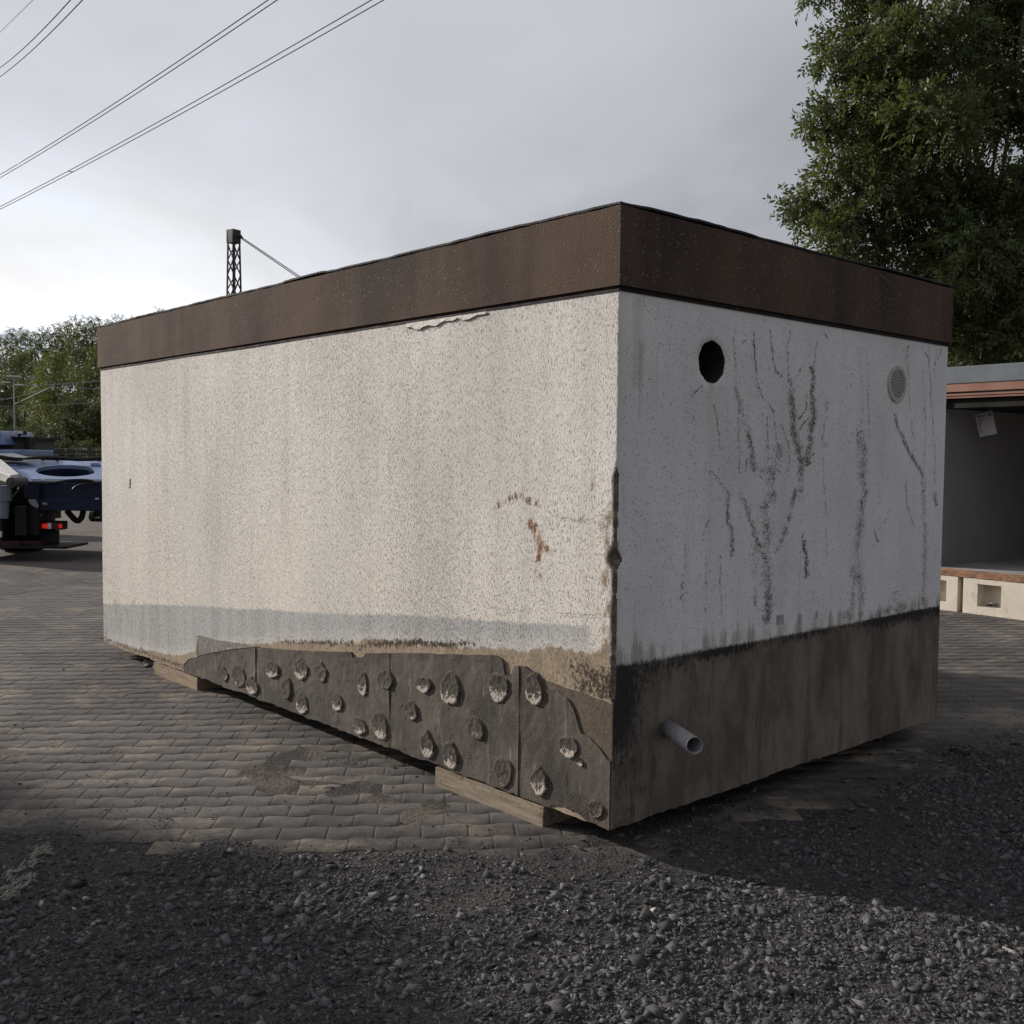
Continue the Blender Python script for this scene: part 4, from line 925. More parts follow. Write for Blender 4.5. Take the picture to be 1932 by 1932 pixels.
def sub_lobes(lobes, n, f, rs, spread=.75):
    out = []
    for c, r in lobes:
        out.append((c, r*.72))
        for i in range(n):
            d_ = rs.normal(size=3); d_ /= np.linalg.norm(d_); out.append((c+d_*r*spread, r*f*rs.uniform(.7, 1.25)*np.array([1, 1, .8])))
    return out
def make_tree(name, base, lobes, mat, bark, rs, label, cat, trunk, fork, k, leaf, wdt, nl_=9, tw=.35, nsub=7, fsub=.42, group=None, droop=.35, twigs=True, seg=8):
    o = empty(name, base, 0, label, cat, group)
    subs = sub_lobes(lobes, nsub, fsub, rs)
    V, Fq, mask = leaves(subs, k, leaf, wdt, nl_, tw, rs, droop)
    raw_mesh('crown', V, Fq, mat, o, off=base, mask=mask)
    m = MB(); b = np.asarray(base, float); fk = np.asarray(fork, float); up = np.array([0, 0, .0])
    m.tube([b-[0, 0, .3], b+(fk-b)*.04, b+(fk-b)*.35+[trunk*.3, 0, 0], b+(fk-b)*.7-[trunk*.2, 0, 0], fk], [trunk*.75, trunk*.58, trunk*.5, trunk*.45, trunk*.40], seg+4)
    for c, r in lobes:
        c = np.asarray(c); ht = rs.uniform(.0, .25); st = b+(fk-b)*(1-ht*.6); mid = (st+c)/2+rs.normal(size=3)*.15*np.linalg.norm(c-st)*.5+np.array([0, 0, .08*np.linalg.norm(c-st)])
        q = [st, st*.6+mid*.4, mid, mid*.4+c*.6, c]; r0 = trunk*rs.uniform(.14, .26)
        m.tube(q, [r0, r0*.85, r0*.6, r0*.38, r0*.15], seg-2, False)
        for i in range(5 if twigs else 2):
            d_ = rs.normal(size=3); d_ /= np.linalg.norm(d_); e = c+d_*r*rs.uniform(.6, 1.); s_ = mid+(c-mid)*rs.uniform(.2, 1); m.tube([s_, (s_+e)/2+[0, 0, .05], e], [r0*.3, r0*.18, r0*.06], 5, False)
    m.build('trunk', bark, o, off=base, smooth=True)
    return o
rs = np.random.default_rng(3)
lob = []
for (x_, y_, r_, Y_) in [(1700, -120, 140, 20), (1655, 45, 92, 20.3), (1585, 118, 55, 19.6), (1760, 80, 125, 19), (1650, 165, 88, 19.4), (1870, -40, 130, 20.5), (1895, 170, 125, 20.2), (1560, 222, 52, 19.8), (1640, 262, 80, 20.2), (1770, 240, 110, 18.6), (1575, 318, 50, 19.5), (1660, 372, 100, 19.2), (1545, 385, 62, 20), (1495, 380, 30, 19.7), (1580, 455, 74, 19.2), (1760, 395, 115, 19.6), (1905, 350, 120, 19), (1690, 505, 95, 19.6), (1820, 500, 95, 18.6), (1930, 500, 100, 20), (1755, 600, 62, 19.4), (1560, -30, 48, 20), (1780, -300, 180, 20), (1990, -180, 150, 19.5), (2050, 40, 150, 20.6), (2060, 280, 150, 20), (2100, 480, 130, 19.4), (1960, -420, 150, 20.3), (1800, 150, 120, 22), (1700, 300, 120, 22), (1950, 620, 70, 19.2), (1890, 640, 60, 18.9), (1810, 650, 48, 19), (1990, 560, 90, 18.8), (1870, 590, 60, 19.2), (1990, 400, 110, 21.8)]:
    c = at(x_, y_, Y_); r = r_/F*Y_*.93; lob.append((c, np.array([r, r*.95, r*.85])))
bt = at(1850, 700, 20); bt[2] = 0.
make_tree('ash_tree', bt, lob, M['leafA'], M['bark'], rs, 'tall spreading green tree rising behind the open garage at the right edge', 'tree', .27, at(1846, 585, 20), 350, .125, .050, 11, .36, 8, .40)
# darker tree and undergrowth behind it
rs = np.random.default_rng(5); lob = []
for (x_, y_, r_, Y_) in [(1830, 560, 110, 24), (1950, 520, 130, 24.5), (2080, 560, 130, 24), (1740, 585, 80, 25), (1880, 660, 90, 23.5), (2000, 660, 100, 23.5), (1780, 660, 70, 24), (1960, 400, 110, 25), (2080, 380, 120, 25)]:
    c = at(x_, y_, Y_); r = r_/F*Y_; lob.append((c, np.array([r, r, r*.85])))
b2_ = at(1960, 700, 24); b2_[2] = 0.
make_tree('dark_tree', b2_, lob, M['leafB'], M['bark'], rs, 'dark shaded tree with low branches between the tall green tree and the open garage roof', 'tree', .3, at(1955, 600, 24), 110, .17, .08, 9, .4, 7, .42)
# reusable woodland trees
def proto(seed, mat, h, wdt, name, label, k=9, leaf=.30, lw=.17, tall=.62, group='trees on the wooded bank'):
    rs = np.random.default_rng(seed); lob = []
    n = 9
    for i in range(n):
        t_ = i/(n-1); zc = h*(1-tall)+h*tall*(.12+.72*t_); rad = wdt*(.62 if t_ < .75 else .34)*math.sin(PI*(.25+.62*t_))**.7; a = i*2.4+seed
        r = h*tall*.23*rs.uniform(.8, 1.15)*(1-.25*t_); lob.append((np.array([math.cos(a)*rad, math.sin(a)*rad, zc]), np.array([r*1.05, r*1.05, r])))
    return make_tree(name, (0, 0, 0), lob, mat, M['bark'], rs, label, 'tree', h*.035, (0, 0, h*(1-tall)+h*.15), k, leaf, lw, 7, .55, 8, .42, group, .25, False, 6)
def copy_thing(o, loc, sc, rz, label):
    c = o.copy(); col.objects.link(c); c.location = loc; c.scale = sc; c.rotation_euler = (0, 0, rz); c['label'] = label
    for ch in list(o.children):
        d_ = ch.copy(); col.objects.link(d_); d_.parent = c
    return c
prot = [proto(11, M['leafD'], 10, 2.6, 'woodland_tree', '', 42, .19, .11), proto(12, M['leafC'], 10, 2.5, 'yellowish_tree', '', 44, .19, .11), proto(13, M['leafB'], 10, 2.9, 'broadleaf_tree', '', 38, .20, .13, .8), proto(14, M['leafD'], 10, 2.4, 'woodland_tree', '', 42, .19, .105, .75)]
used = set()
def place(pi_, px, top, Y_, wf, label, sink=0.):
    q = at(px, top, Y_); gz = float(ground_h(np.array(q[0]), np.array(q[1])))-sink; hh = (q[2]-gz)/10.*1.02; loc = (q[0], q[1], gz); sc = (hh*wf, hh*wf, hh); rz = (px*.37+Y_) % 6.28
    if pi_ not in used:
        used.add(pi_); o = prot[pi_]; o.location = loc; o.scale = sc; o.rotation_euler = (0, 0, rz); o['label'] = label; return o
    return copy_thing(prot[pi_], loc, sc, rz, label)
far = [(-95, 628, 82), (-40, 632, 88), (8, 624, 80), (42, 620, 84), (78, 624, 78), (112, 612, 82), (145, 604, 78), (180, 598, 80), (215, 602, 84), (250, 600, 80), (285, 590, 78), (318, 592, 82), (360, 600, 80), (405, 606, 82)]
ords = ['first', 'second', 'third', 'fourth', 'fifth', 'sixth', 'seventh', 'eighth', 'ninth', 'tenth', 'eleventh', 'twelfth', 'thirteenth', 'fourteenth']
for i, (px, tp, Y_) in enumerate(far): place((0, 3)[i % 2], px, tp, Y_, .95, 'tree on the skyline of the far wooded bank, %s from the left edge' % ords[i])
far2 = [(95, 700, 54), (-45, 700, 55), (5, 705, 54), (45, 712, 56), (-70, 668, 66), (-15, 664, 62), (30, 660, 64), (150, 648, 62), (192, 640, 60), (240, 640, 64), (300, 640, 62)]
for i, (px, tp, Y_) in enumerate(far2): place((3, 0)[i % 2], px, tp, Y_, 1.0, 'rounded green tree halfway up the wooded bank, %s from the left edge' % ords[i])
place(1, 103, 664, 46, .95, 'yellow green tree lit by the sun behind the steel pole')
place(1, 74, 700, 47, .72, 'small yellowish tree just right of the steel pole top')
place(2, 175, 690, 44, .92, 'dark green tree rising beside the left edge of the white garage')
place(2, 135, 742, 39.5, 1.25, 'dark broad leaved tree behind the middle of the mesh fence')
place(2, 185, 752, 39, 1.1, 'dark broad leaved tree behind the right end of the mesh fence')
place(3, 195, 722, 41, .9, 'pale drooping tree against the left edge of the white garage')
place(2, 20, 770, 40, 1.2, 'dark low tree behind the work light of the truck')
place(3, -20, 790, 38, 1.3, 'bushy tree at the far left behind the truck hood')
place(3, 62, 795, 38.5, 1.25, 'light green bushy tree behind the truck work light')
place(2, 240, 760, 40, 1.2, 'dark tree on the bank hidden mostly by the white garage')
for i, (px, tp, Y_, pi_) in enumerate([(0, 838, 34, 3), (45, 834, 34.3, 0), (88, 832, 34.1, 3), (122, 828, 34.4, 2), (160, 830, 34, 0), (205, 834, 34.2, 3)]):
    place(pi_, px, tp, Y_+3, 1.9, 'low bush right behind the mesh fence, %s from the left edge' % ords[i], .1)
# trees and a house behind the open garage
place(2, 1810, 520, 34, .9, 'dark tree far behind the open garage roof, left of the pale trunk')
place(0, 1990, 470, 36, .9, 'green tree far behind the open garage, outside the right edge')
place(0, 1700, 590, 38, .9, 'tree mostly hidden behind the brown fascia corner')
place(2, 1905, 560, 31, 1.3, 'dark tree behind the open garage right of the pale trunk')
for i, (px, tp, Y_, pi_) in enumerate([(1690, 800, 33, 3), (1790, 790, 33, 2), (1900, 800, 32, 0), (2010, 790, 33, 3)]): place(pi_, px, tp, Y_, 2.2, 'low bush in the dark gap behind the open garage, %s from the left' % ords[i], .1)
H = empty('tiled_house', at(1850, 690, 44)*[1, 1, 0]+[0, 0, 1.2], .35, 'house with a red tiled roof glimpsed through the tree branches', 'house')
m = MB(); m.box((-5, 0, 0), (5, 7, 4.2)); m.build('wall', M['housewall'], H)
m = MB(); m.prism([(-5.4, -.5, 4.0), (-5.4, 7.5, 4.0), (-5.4, 3.5, 7.6)], (10.8, 0, 0)); m.build('roof', M['tile'], H)
for x_ in (-3, 1.2): 
    m = MB(); m.box((x_, -.04, 1.4), (x_+1.1, .02, 2.6)); wn = m.build('window', M['white'], H); m = MB(); m.box((x_+.08, -.06, 1.48), (x_+1.02, -.041, 2.52)); m.build('pane', M['glass'], wn)
# the tree outside the left edge whose crown shades the foreground
rs = np.random.default_rng(8); lob = []; tb = np.array([-14.6, 8.0, 0])
n_s = np.array([.454, .891, 0])
for (c_, zc, r_) in [(.6, 4.6, 1.15), (1.5, 4.3, 1.05), (-.6, 4.9, 1.3), (-1.7, 4.5, 1.2), (.2, 5.6, 1.0), (-1., 6.0, 1.1), (1.3, 5.2, .8), (2.0, 3.9, .7), (-2.4, 5.4, 1.0), (2.6, 3.4, .7), (2.0, 5.0, .8), (.9, 3.1, .9), (1.6, 3.6, .9), (.3, 5.1, 1.1), (0, 3.5, .9), (-1.2, 3.4, 1.0), (.9, 6.1, .6)]:
    lob.append((tb+n_s*c_*.93+np.array([0, 0, zc-.3]), np.array([r_*1.15, r_*1.15, r_])))
make_tree('shade_tree', tb, lob, M['leafA'], M['bark'], rs, 'small leafy tree outside the left edge whose shade falls on the gravel', 'tree', .26, tb+[0, 0, 2.6], 300, .15, .075, 9, .36, 7, .42)

# ------------------------------------------------------------------ mesh fence, pole, wires
fo = at(-120, 862, 31); Fn = empty('mesh_fence', (fo[0], 31, 0), 0, 'grey wire mesh fence with steel posts at the foot of the wooded bank', 'fence'); LF_ = 11.5
ftop = at(120, 845, 31)[2]; m = MB()
for i in range(int(LF_/.30)): m.bar((i*.30, 0, .05), (i*.30, 0, ftop), .014)
for z_ in np.arange(.15, ftop, .16): m.bar((0, .006, z_), (LF_, .006, z_), .014)
m.build('mesh', M['steel'], Fn)
m = MB(); m.bar((0, -.03, ftop-.11), (LF_, -.03, ftop-.11), .05); m.build('rail', M['mast'], Fn)
for zx in (-1000, 480, 1150, 1800, 2500):
    px = zx*.1484; x_ = at(px, 860, 31)[0]-fo[0]
    if 0 < x_ < LF_: m = MB(); m.box((x_-.045, -.07, 0), (x_+.045, .0, ftop+.08)); m.build('post', M['mast'], Fn)
def wire_pts(pts, Y_, n=1): return [at(x_, y_, Y_) if not hasattr(Y_, '__len__') else at(x_, y_, Y_[i]) for i, (x_, y_) in enumerate(pts)]
Z5 = zoomed(0, 920, 7.43)
bp = at(26.4, 716, 34); Pl = empty('steel_pole', (bp[0], 34, 0.8), 0, 'slim pale steel pole with insulator arms in front of the wooded bank', 'pole')
m = MB(); m.tube([(0, 0, 0), (0, 0, bp[2]-.8+.05)], [.032, .022], 8); m.build('shaft', M['steel'], Pl)
for (a, b) in (((90, 265), (225, 235)), ((190, 155), (330, 160)), ((255, 235), (190, 158)), ((255, 240), (330, 310)), ((325, 310), (400, 315))):
    pa, pb = at(*Z5(*a), 34)-[bp[0], 34, .8], at(*Z5(*b), 34)-[bp[0], 34, .8]; m = MB(); m.bar(pa, pb, .022); m.build('arm', M['mast'], Pl)
for q in ((105, 265), (200, 153), (300, 158), (345, 312)):
    pa = at(*Z5(*q), 34)-[bp[0], 34, .8]; m = MB(); m.tube([pa-[.14, 0, 0], pa+[.14, 0, 0]], [.028, .028], 8); m.build('insulator', M['white'], Pl)
def wire(name, pts, Y_, r, mat, label, cat='wire', group=None):
    P_ = wire_pts([Z5(*q) for q in pts], Y_); o = empty(name, P_[0], 0, label, cat, group); m = MB(); m.tube(P_, r, 5); m.build('strand', mat, o, off=P_[0]); return o
gw = 'overhead wires in front of the wooded bank'
wire('overhead_wire', [(-900, 260), (0, 315), (250, 325), (700, 325), (1100, 300), (1860, 240), (3000, 120)], 33.5, .012, M['steel'], 'topmost grey wire crossing the pole in front of the wooded bank', group=gw)
wire('overhead_wire', [(960, 350), (1200, 375), (1860, 388), (3000, 380)], 33.4, .011, M['steel'], 'wire running from the tip of the slanting tube behind the white garage', group=gw)
wire('overhead_wire', [(-900, 520), (0, 600), (250, 550), (520, 480), (980, 345)], 33.6, .011, M['steel'], 'wire rising from the left edge to the tip of the slanting tube', group=gw)
wire('overhead_wire', [(-900, 640), (-300, 560), (0, 570), (120, 580), (260, 548)], 33.3, .010, M['steel'], 'short sagging wire tied to the pole from the left', group=gw)
wire('overhead_wire', [(-900, 730), (0, 718), (250, 710), (900, 690), (1860, 640)], 33.7, .009, M['steel'], 'lowest thin wire crossing the pole foot', group=gw)
wire('cantilever_tube', [(270, 672), (410, 620), (960, 358)], 33.9, .030, M['steel'], 'slanting grey steel tube rising right from the pole', 'catenary arm')
# lattice mast
mb = at(441, 434, 40); MX = mb[0]; topz = mb[2]; ms = empty('lattice_mast', (MX, 40, 0), -.62, 'dark steel lattice mast with a painted sunlit side rising behind the brown roof edge', 'mast')
wt_, wb_ = .145, .30
corner = lambda sx_, sy_, z_: np.array([sx_*(wt_+(wb_-wt_)*(1-z_/topz)), sy_*(wt_+(wb_-wt_)*(1-z_/topz)), z_])
for sx_ in (-1, 1):
    for sy_ in (-1, 1):
        m = MB(); m.bar(corner(sx_, sy_, 0), corner(sx_, sy_, topz-.05), .065); m.build('leg', M['mast'] if sx_ > 0 else M['mastlit'], ms)  # legs towards the sun are coloured paler, sunlight put into the colour
nb = 18
for fi, (a, b) in enumerate((((-1, -1), (1, -1)), ((1, -1), (1, 1)), ((1, 1), (-1, 1)), ((-1, 1), (-1, -1)))):
    m = MB()
    for i in range(nb):
        za, zb2 = topz*i/nb, topz*(i+1)/nb; p_, q_ = (a, b) if i % 2 else (b, a); m.bar(corner(*p_, za), corner(*q_, zb2), .038)
    m.build('bracing', M['mast'], ms)
m = MB(); 
m.box((-.18, -.19, topz-.5), (.18, -.17, topz)); m.box((-.18, .17, topz-.5), (.18, .19, topz)); m.box((.16, -.169, topz-.5), (.18, .169, topz)); m.box((-.178, -.169, topz-.012), (.159, .169, topz-.002)); m.build('cap_plate', M['mast'], ms)
m = MB(); m.box((-.20, -.192, topz-.5), (-.182, .192, topz+.01)); m.build('cap_side', M['mastlit'], ms)  # sun-facing side of the cap, its light painted as paler steel
ZM = zoomed(500, 540, 6.44)
for i, (a, b) in enumerate((((605, 300), (1660, 1010)), ((600, 318), (1625, 1020)))):
    pa, pb = at(*ZM(*a), 40), at(*ZM(*b), 38); e = pa+(pb-pa)*((pa[2]-.3)/(pa[2]-pb[2])); o = empty('stay_cable', pa, 0, ('upper' if i == 0 else 'lower')+' of the two parallel stay cables slanting down from the mast', 'cable', 'stay cables of the mast')
    m = MB(); m.tube([pa, e], .018, 5); m.build('cable', M['mast'], o, off=pa)
    if i == 0: m = MB(); q1 = pa+(pb-pa)*.02; q2 = pa+(pb-pa)*.075; m.tube([q1, q1*.7+q2*.3, q2], [.03, .085, .04], 8); m.build('turnbuckle', M['mast'], o, off=pa)
# overhead power lines
def twin(A, B, C_, D_, label, sp=None):
    """two conductors given by two picture points each, hung at great height and prolonged both ways with a slight sag"""
    root = None
    for (a, b) in ((A, B), (C_, D_)):
        pa, pb = at(*a, 55), at(*b, 92); d_ = pb-pa; P_ = []
        for t_ in np.linspace(-1.0, 2.2, 33): P_.append(pa+d_*t_+np.array([0, 0, .9*(t_*(t_-1))]))
        if root is None: root = empty('power_line', pa, 0, label, 'power line', 'power lines overhead'); r0 = pa
        m = MB(); m.tube(P_, .028, 5); m.build('conductor', M['wire'], root, off=r0)
    if sp:
        def pt(a, b, px_):
            pa, pb = at(*a, 55), at(*b, 92); best = min(np.linspace(0, 1, 400), key=lambda t_: abs(proj_x(pa+(pb-pa)*t_+np.array([0, 0, .9*t_*(t_-1)]))-px_)); return pa+(pb-pa)*best+np.array([0, 0, .9*best*(best-1)])
        m = MB(); m.bar(pt(A, B, sp[0]), pt(C_, D_, sp[1]), .06); m.build('spacer', M['black'], root, off=r0)
def proj_x(P_): d_ = P_-EYE; return 966+F*(d_@AR)/(d_@AF)
twin((701, 0), (0, 390), (724, 0), (0, 395), 'lowest pair of overhead conductors, crossing the sky from the left edge to the top', (127.5, 138))
twin((506, 0), (0, 329.6), (523, 0), (0, 335.6), 'middle pair of overhead conductors with a spacer near the left edge', (34, 44))
twin((133, 0), (0, 128), (155.6, 0), (0, 145), 'steepest pair of overhead conductors in the top left corner')
pa, pb = at(62, 0, 60), at(0, 61, 75); o = empty('earth_wire', pa, 0, 'single very thin wire in the extreme top left corner', 'power line'); m = MB(); m.tube([pa+(pb-pa)*t_ for t_ in (-6, 0, 1, 5)], .014, 5); m.build('conductor', M['wire'], o, off=pa)

# ------------------------------------------------------------------ crane truck at the left edge
T2 = lambda zx, zy: (zx*.1484, 784.9+zy*.1484)
rt = at(*T2(400, 1650), 15.6); TR0 = np.array([rt[0]-1.0, 15.6, 0.])
Tk = empty('crane_truck', TR0, 0, 'blue and black lorry with a loading frame and glowing red tail lights', 'truck')
def tb_(x0, y0, x1, y1, Ya, Yb, name, mat, bevel=.006, par=None):
    a, b = at(*T2(x0, y1), Ya), at(*T2(x1, y0), Ya); m = MB(); m.box((a[0], Ya, min(a[2], b[2])), (b[0], Yb, max(a[2], b[2]))); return m.build(name, mat, par or Tk, off=TR0, bevel=bevel)
pA, pB, pC = at(*T2(400, 850), 15.5), at(*T2(1290, 838), 15.5), at(*T2(700, 568), 17.3)
pn = np.cross(pB-pA, pC-pA); pn /= np.linalg.norm(pn); pn *= np.sign(pn[2])
def onp(zx, zy, up=0.):
    r = ray(*T2(zx, zy)); o_ = pA+pn*up; return EYE+r*(((o_-EYE)@pn)/(r@pn))
outl = [(40, 548), (400, 560), (1060, 572), (1500, 590), (1900, 610), (1900, 842), (1290, 842), (700, 848), (400, 852), (130, 640), (60, 590)]
hc_ = np.array([838., 697.]); NA = 64; V = []; Fq = []
def outl_hit(a):
    d_ = np.array([math.cos(a), math.sin(a)]); best = None
    for p_, q_ in zip(outl, outl[1:]+outl[:1]):
        p_ = np.array(p_, float); q_ = np.array(q_, float); e = q_-p_; den = d_[0]*e[1]-d_[1]*e[0]
        if abs(den) < 1e-9: continue
        w0 = p_-hc_; t_ = (w0[0]*e[1]-w0[1]*e[0])/den; s_ = (w0[0]*d_[1]-w0[1]*d_[0])/den
        if t_ > 0 and -1e-6 <= s_ <= 1+1e-6 and (best is None or t_ < best): best = t_
    return hc_+d_*best
angs = sorted([math.atan2(p_[1]-hc_[1], p_[0]-hc_[0]) for p_ in outl]+list(np.linspace(-PI, PI, NA, endpoint=False)))
n_ = len(angs)
for a in angs:
    o_ = outl_hit(a); ax, ay = math.cos(a)/390, math.sin(a)/74; rr_ = 1/math.hypot(ax, ay); h_ = hc_+np.array([math.cos(a), math.sin(a)])*rr_
    po, ph = onp(*o_), onp(*h_); V += [ph, po, po-pn*.06, ph-pn*.06]
for i in range(n_):
    j = (i+1) % n_
    for k in range(4): k2 = (k+1) % 4; Fq.append((i*4+k, j*4+k, j*4+k2, i*4+k2))
raw_mesh('loading_frame_plate', V, Fq, M['blue'], Tk, off=TR0)
V = []; Fq = []
for i, a in enumerate(angs):
    ax, ay = math.cos(a)/392, math.sin(a)/75; rr_ = 1/math.hypot(ax, ay); ph = onp(*(hc_+np.array([math.cos(a), math.sin(a)])*rr_)); V += [ph-pn*.061, ph-pn*.30]
for i in range(n_): j = (i+1) % n_; Fq.append((i*2, j*2, j*2+1, i*2+1))
Fq.append(tuple(i*2+1 for i in range(n_)))
raw_mesh('turntable_well', V, Fq, M['navy'], Tk, off=TR0)
# stiffener strip and plate tabs on the frame
m = MB(); m.prism([onp(510, 830, .02), onp(570, 798, .02), (onp(700, 800, .02)), onp(1900, 812, .02), onp(1900, 835, .02)], -pn*.018); m.build('edge_channel', M['navy'], Tk, off=TR0)
for (x_, y_) in ((110, 600), (420, 806), (1165, 606)):
    m = MB(); m.prism([onp(x_-10, y_+14, .03), onp(x_-10, y_-12, .03), onp(x_+95, y_-12, .03), onp(x_+110, y_+14, .03)], -pn*.028); o = m.build('lug_plate', M['blue'], Tk, off=TR0)
    m = MB()
    for k in range(3): c = onp(x_+14+k*36, y_+2, .032); m.box(c-[.03, .02, 0], c+[.03, .02, .004])
    m.build('bolt_slots', M['black'], o, off=TR0)
tb_(300, 862, 1900, 1055, 15.45, 17.2, 'side_beam', M['navy'], .01)
tb_(490, 1062, 1900, 1200, 15.38, 17.0, 'lower_beam', M['navy'], .012)
tb_(600, 1050, 1900, 1063, 15.5, 16.9, 'beam_joint', M['black'], 0)
tb_(470, 870, 492, 1190, 15.36, 15.44, 'rib', M['navy'], .003)
tb_(1210, 1042, 1240, 1062, 15.33, 15.4, 'marker_lamp', M['white'], .003)
m = MB(); m.prism([onp(-500, 380, .16), onp(30, 560, .16), onp(245, 735, .16), onp(130, 752, .16), onp(-500, 540, .16)], -pn*.14); m.build('support_arm', M['white'], Tk, off=TR0, bevel=.01)
c = at(*T2(180, 842), 14.95); m = MB(); m.tube([c-[0, .1, 0], c+[0, .3, 0]], .075, 20); m.tube([c-[0, .13, 0], c-[0, .1, 0]], .03, 12); m.build('arm_pivot', M['grey'], Tk, off=TR0, bevel=.004)
a, b = at(*T2(60, 900), 15.1), at(*T2(50, 1300), 15.1); m = MB(); m.tube([a, b], .062, 16); m.tube([a+[0, 0, .02], a-[0, 0, .2]], .095, 16); m.build('hydraulic_cylinder', M['greyblue'], Tk, off=TR0, smooth=False)
tb_(-700, 900, 20, 1640, 15.3, 17.0, 'rear_box', M['black'], .01)
tb_(20, 880, 500, 1210, 15.75, 16.6, 'rear_cross_member', M['black'], .01)
tb_(20, 1210, 560, 1600, 15.9, 16.3, 'tail_frame', M['black'], .01)
tb_(190, 1150, 330, 1520, 15.25, 15.6, 'upright', M['black'], .008); tb_(345, 1150, 480, 1520, 15.35, 15.7, 'upright', M['black'], .008)
lb = tb_(505, 1340, 790, 1445, 15.5, 15.7, 'light_bar', M['black'], .008)
tb_(534, 1372, 598, 1430, 15.46, 15.497, 'rear_lamp', M['lamp'], .004); tb_(604, 1362, 650, 1436, 15.46, 15.497, 'reversing_lamp', M['white'], .004)
tb_(652, 1362, 738, 1436, 15.46, 15.497, 'reflector', M['lampdim'], .004); tb_(744, 1374, 776, 1426, 15.46, 15.497, 'rear_lamp', M['lamp'], .004)
tb_(520, 1450, 742, 1640, 15.6, 15.64, 'mudflap', M['rubber'], .002)
tb_(0, 1600, 240, 1660, 15.2, 15.5, 'bumper_strip', M['redrust'], .004); tb_(242, 1590, 515, 1640, 15.3, 15.55, 'bumper_strip', M['redrust'], .004)
tb_(-700, 1660, 840, 1678, 15.1, 15.9, 'underrun_plate', M['black'], .004)
tb_(-70, 1465, 18, 1540, 15.26, 15.29, 'number_plate', M['white'], .002)
tb_(668, 1208, 742, 1300, 15.9, 16.0, 'wooden_chock', M['wood'], .003)
for poly, Y_, nm in (([(355, 1058), (450, 1058), (488, 1150), (470, 1172), (380, 1118)], 15.3, 'bracket'), ([(530, 1108), (575, 1095), (602, 1118), (595, 1132), (540, 1125)], 15.3, 'bracket')):
    m = MB(); m.prism([at(*T2(*q), Y_) for q in poly], (0, .03, 0)); m.build(nm, M['steel'], Tk, off=TR0)
def hose(pts, Y_, r, mat=M['rubber']):
    P_ = [at(*T2(*q), Y_) for q in pts]; Q_ = []
    for i in range(len(P_)-1):
        p0, p1, p2, p3 = P_[max(i-1, 0)], P_[i], P_[i+1], P_[min(i+2, len(P_)-1)]
        for t_ in np.linspace(0, 1, 5)[:-1]: Q_.append(.5*((2*p1)+(-p0+p2)*t_+(2*p0-5*p1+4*p2-p3)*t_**2+(-p0+3*p1-3*p2+p3)*t_**3))
    Q_.append(P_[-1]); m = MB(); m.tube(Q_, r, 7); m.build('hose', mat, Tk, off=TR0, smooth=True)
hose([(-100, 510), (0, 520), (130, 540), (300, 552), (450, 535), (640, 530), (850, 540), (1050, 550), (1290, 535), (1500, 540)], 16.9, .034)
hose([(520, 568), (560, 545), (630, 536), (700, 548), (740, 566)], 17.2, .022)
hose([(300, 835), (420, 850), (600, 855), (750, 840), (870, 820), (1040, 814), (1150, 825), (1225, 858)], 15.3, .022)
hose([(925, 935), (960, 900), (1050, 868), (1200, 862)], 15.3, .016)
hose([(850, 1200), (900, 1262), (960, 1322), (1010, 1325), (1045, 1270), (1060, 1200)], 15.8, .045)
hose([(270, 870), (215, 960), (150, 1040), (110, 1130), (110, 1230)], 15.1, .013, M['grey'])
hose([(540, 1240), (500, 1290), (450, 1320), (430, 1300)], 15.4, .012, M['grey'])
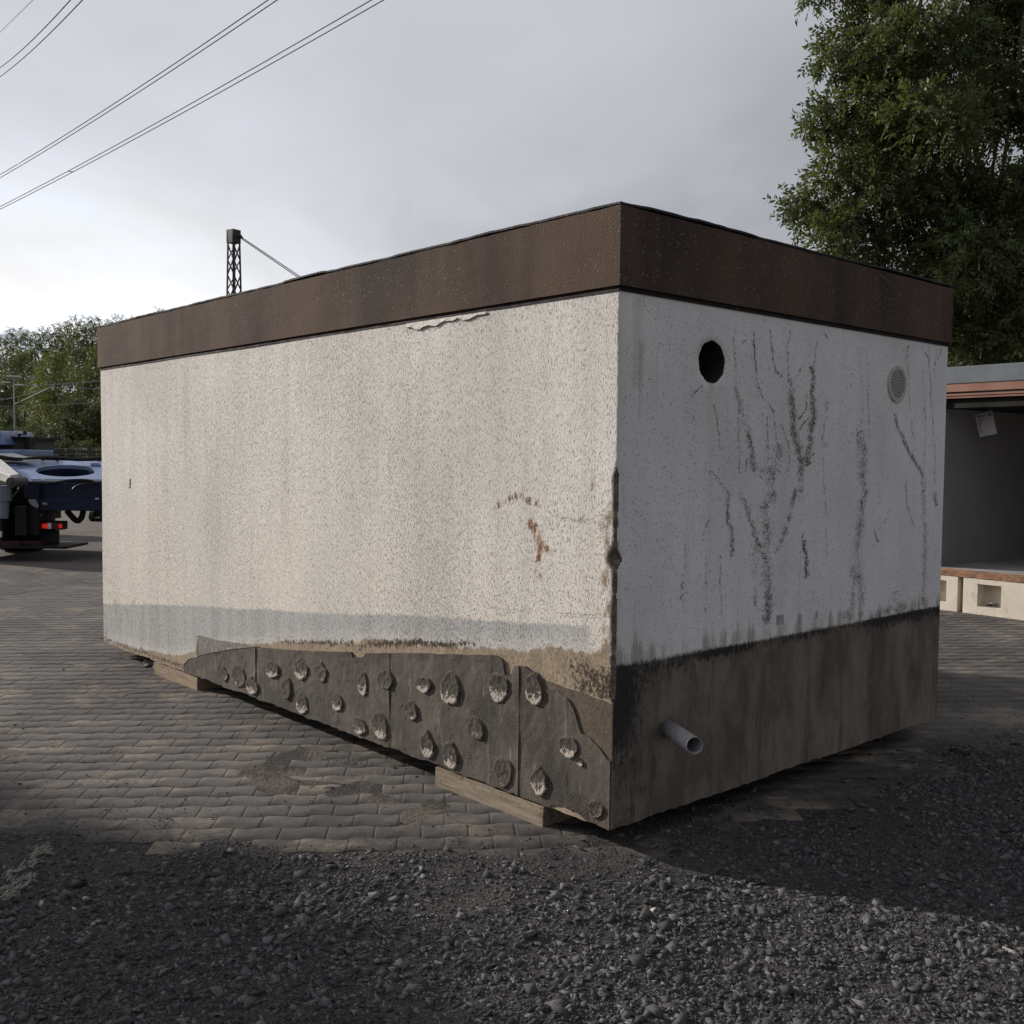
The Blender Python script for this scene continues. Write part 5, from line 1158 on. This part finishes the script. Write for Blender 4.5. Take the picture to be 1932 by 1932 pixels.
# cab side behind
tb_(-700, 275, 300, 420, 18.0, 19.2, 'tool_box', M['grey'], .01); tb_(-700, 262, 335, 285, 17.9, 19.3, 'tool_box_lid', M['black'], .004); tb_(300, 275, 372, 505, 17.9, 18.1, 'corner_post', M['black'], .006)
tb_(-500, 428, 322, 500, 17.5, 18.6, 'blue_tank', M['blue'], .02)
m = MB(); m.prism([at(*T2(*q), 17.6) for q in ((-600, 185), (-10, 185), (20, 230), (45, 300), (58, 368), (-600, 368))], (0, 1.2, 0)); m.build('hood', M['blue'], Tk, off=TR0, bevel=.02)
m = MB(); m.prism([onp(-300, 425, .10), onp(30, 440, .10), onp(535, 560, .10), onp(-300, 545, .10)], -pn*.04); m.build('ramp_plate', M['white'], Tk, off=TR0)
wl = tb_(212, 188, 292, 238, 17.9, 18.05, 'work_light', M['black'], .006); tb_(218, 192, 286, 226, 17.88, 17.899, 'lens', M['white'], .002, wl); tb_(228, 238, 246, 264, 17.95, 18.0, 'stem', M['black'], .0, wl)
for (zx, Y_) in ((60, 16.3), (60, 19.5)):
    c = at(*T2(zx, 1400), Y_); m = MB(); c = np.array([c[0], Y_+.6, .50]); m.tube([c-[.3, 0, 0], c+[.3, 0, 0]], .50, 28); wo = m.build('wheel', M['rubber'], Tk, off=TR0, bevel=.03)
    m = MB(); m.tube([c+[.3, 0, 0], c+[.315, 0, 0]], .26, 20); m.build('rim', M['steel'], wo, off=TR0)
# low trailer further back, only its jockey wheel shows under the beam
jx = at(*T2(1192, 1340), 24.5); Jr = empty('trailer', (jx[0]+1.5, 24.5, 0), 0, 'low dark trailer showing its small jockey wheel under the blue lorry beam', 'trailer')
J0 = np.array([jx[0]+1.5, 24.5, 0])
def jb(x0, y0, x1, y1, name, mat, dy=(0, .1)):
    a, b = at(*T2(x0, y1), 24.5), at(*T2(x1, y0), 24.5); m = MB(); m.box((a[0], 24.5+dy[0], a[2]), (b[0], 24.5+dy[1], b[2])); return m.build(name, mat, Jr, off=J0, bevel=.01)
jb(1215, 1215, 3000, 1345, 'drawbar', M['black'], (0, .15)); jb(1700, 1120, 3200, 1215, 'load_bed', M['grey'], (0, 1.8)); jb(1128, 1280, 1282, 1302, 'axle_bracket', M['steel'], (-.06, .0)); jb(1180, 1200, 1206, 1330, 'stem', M['steel'], (-.05, .0))
c = np.array([jx[0], 24.45, .13]); m = MB(); m.tube([c-[.05, 0, 0], c+[.05, 0, 0]], .13, 20); m.build('jockey_wheel', M['rubber'], Jr, off=J0, bevel=.01)
for x_ in (2.5, 4.0):
    c = J0+[x_, .2, .33]; m = MB(); m.tube([c-[0, .1, 0], c+[0, .1, 0]], .33, 24); m.build('wheel', M['rubber'], Jr, off=J0, bevel=.02)
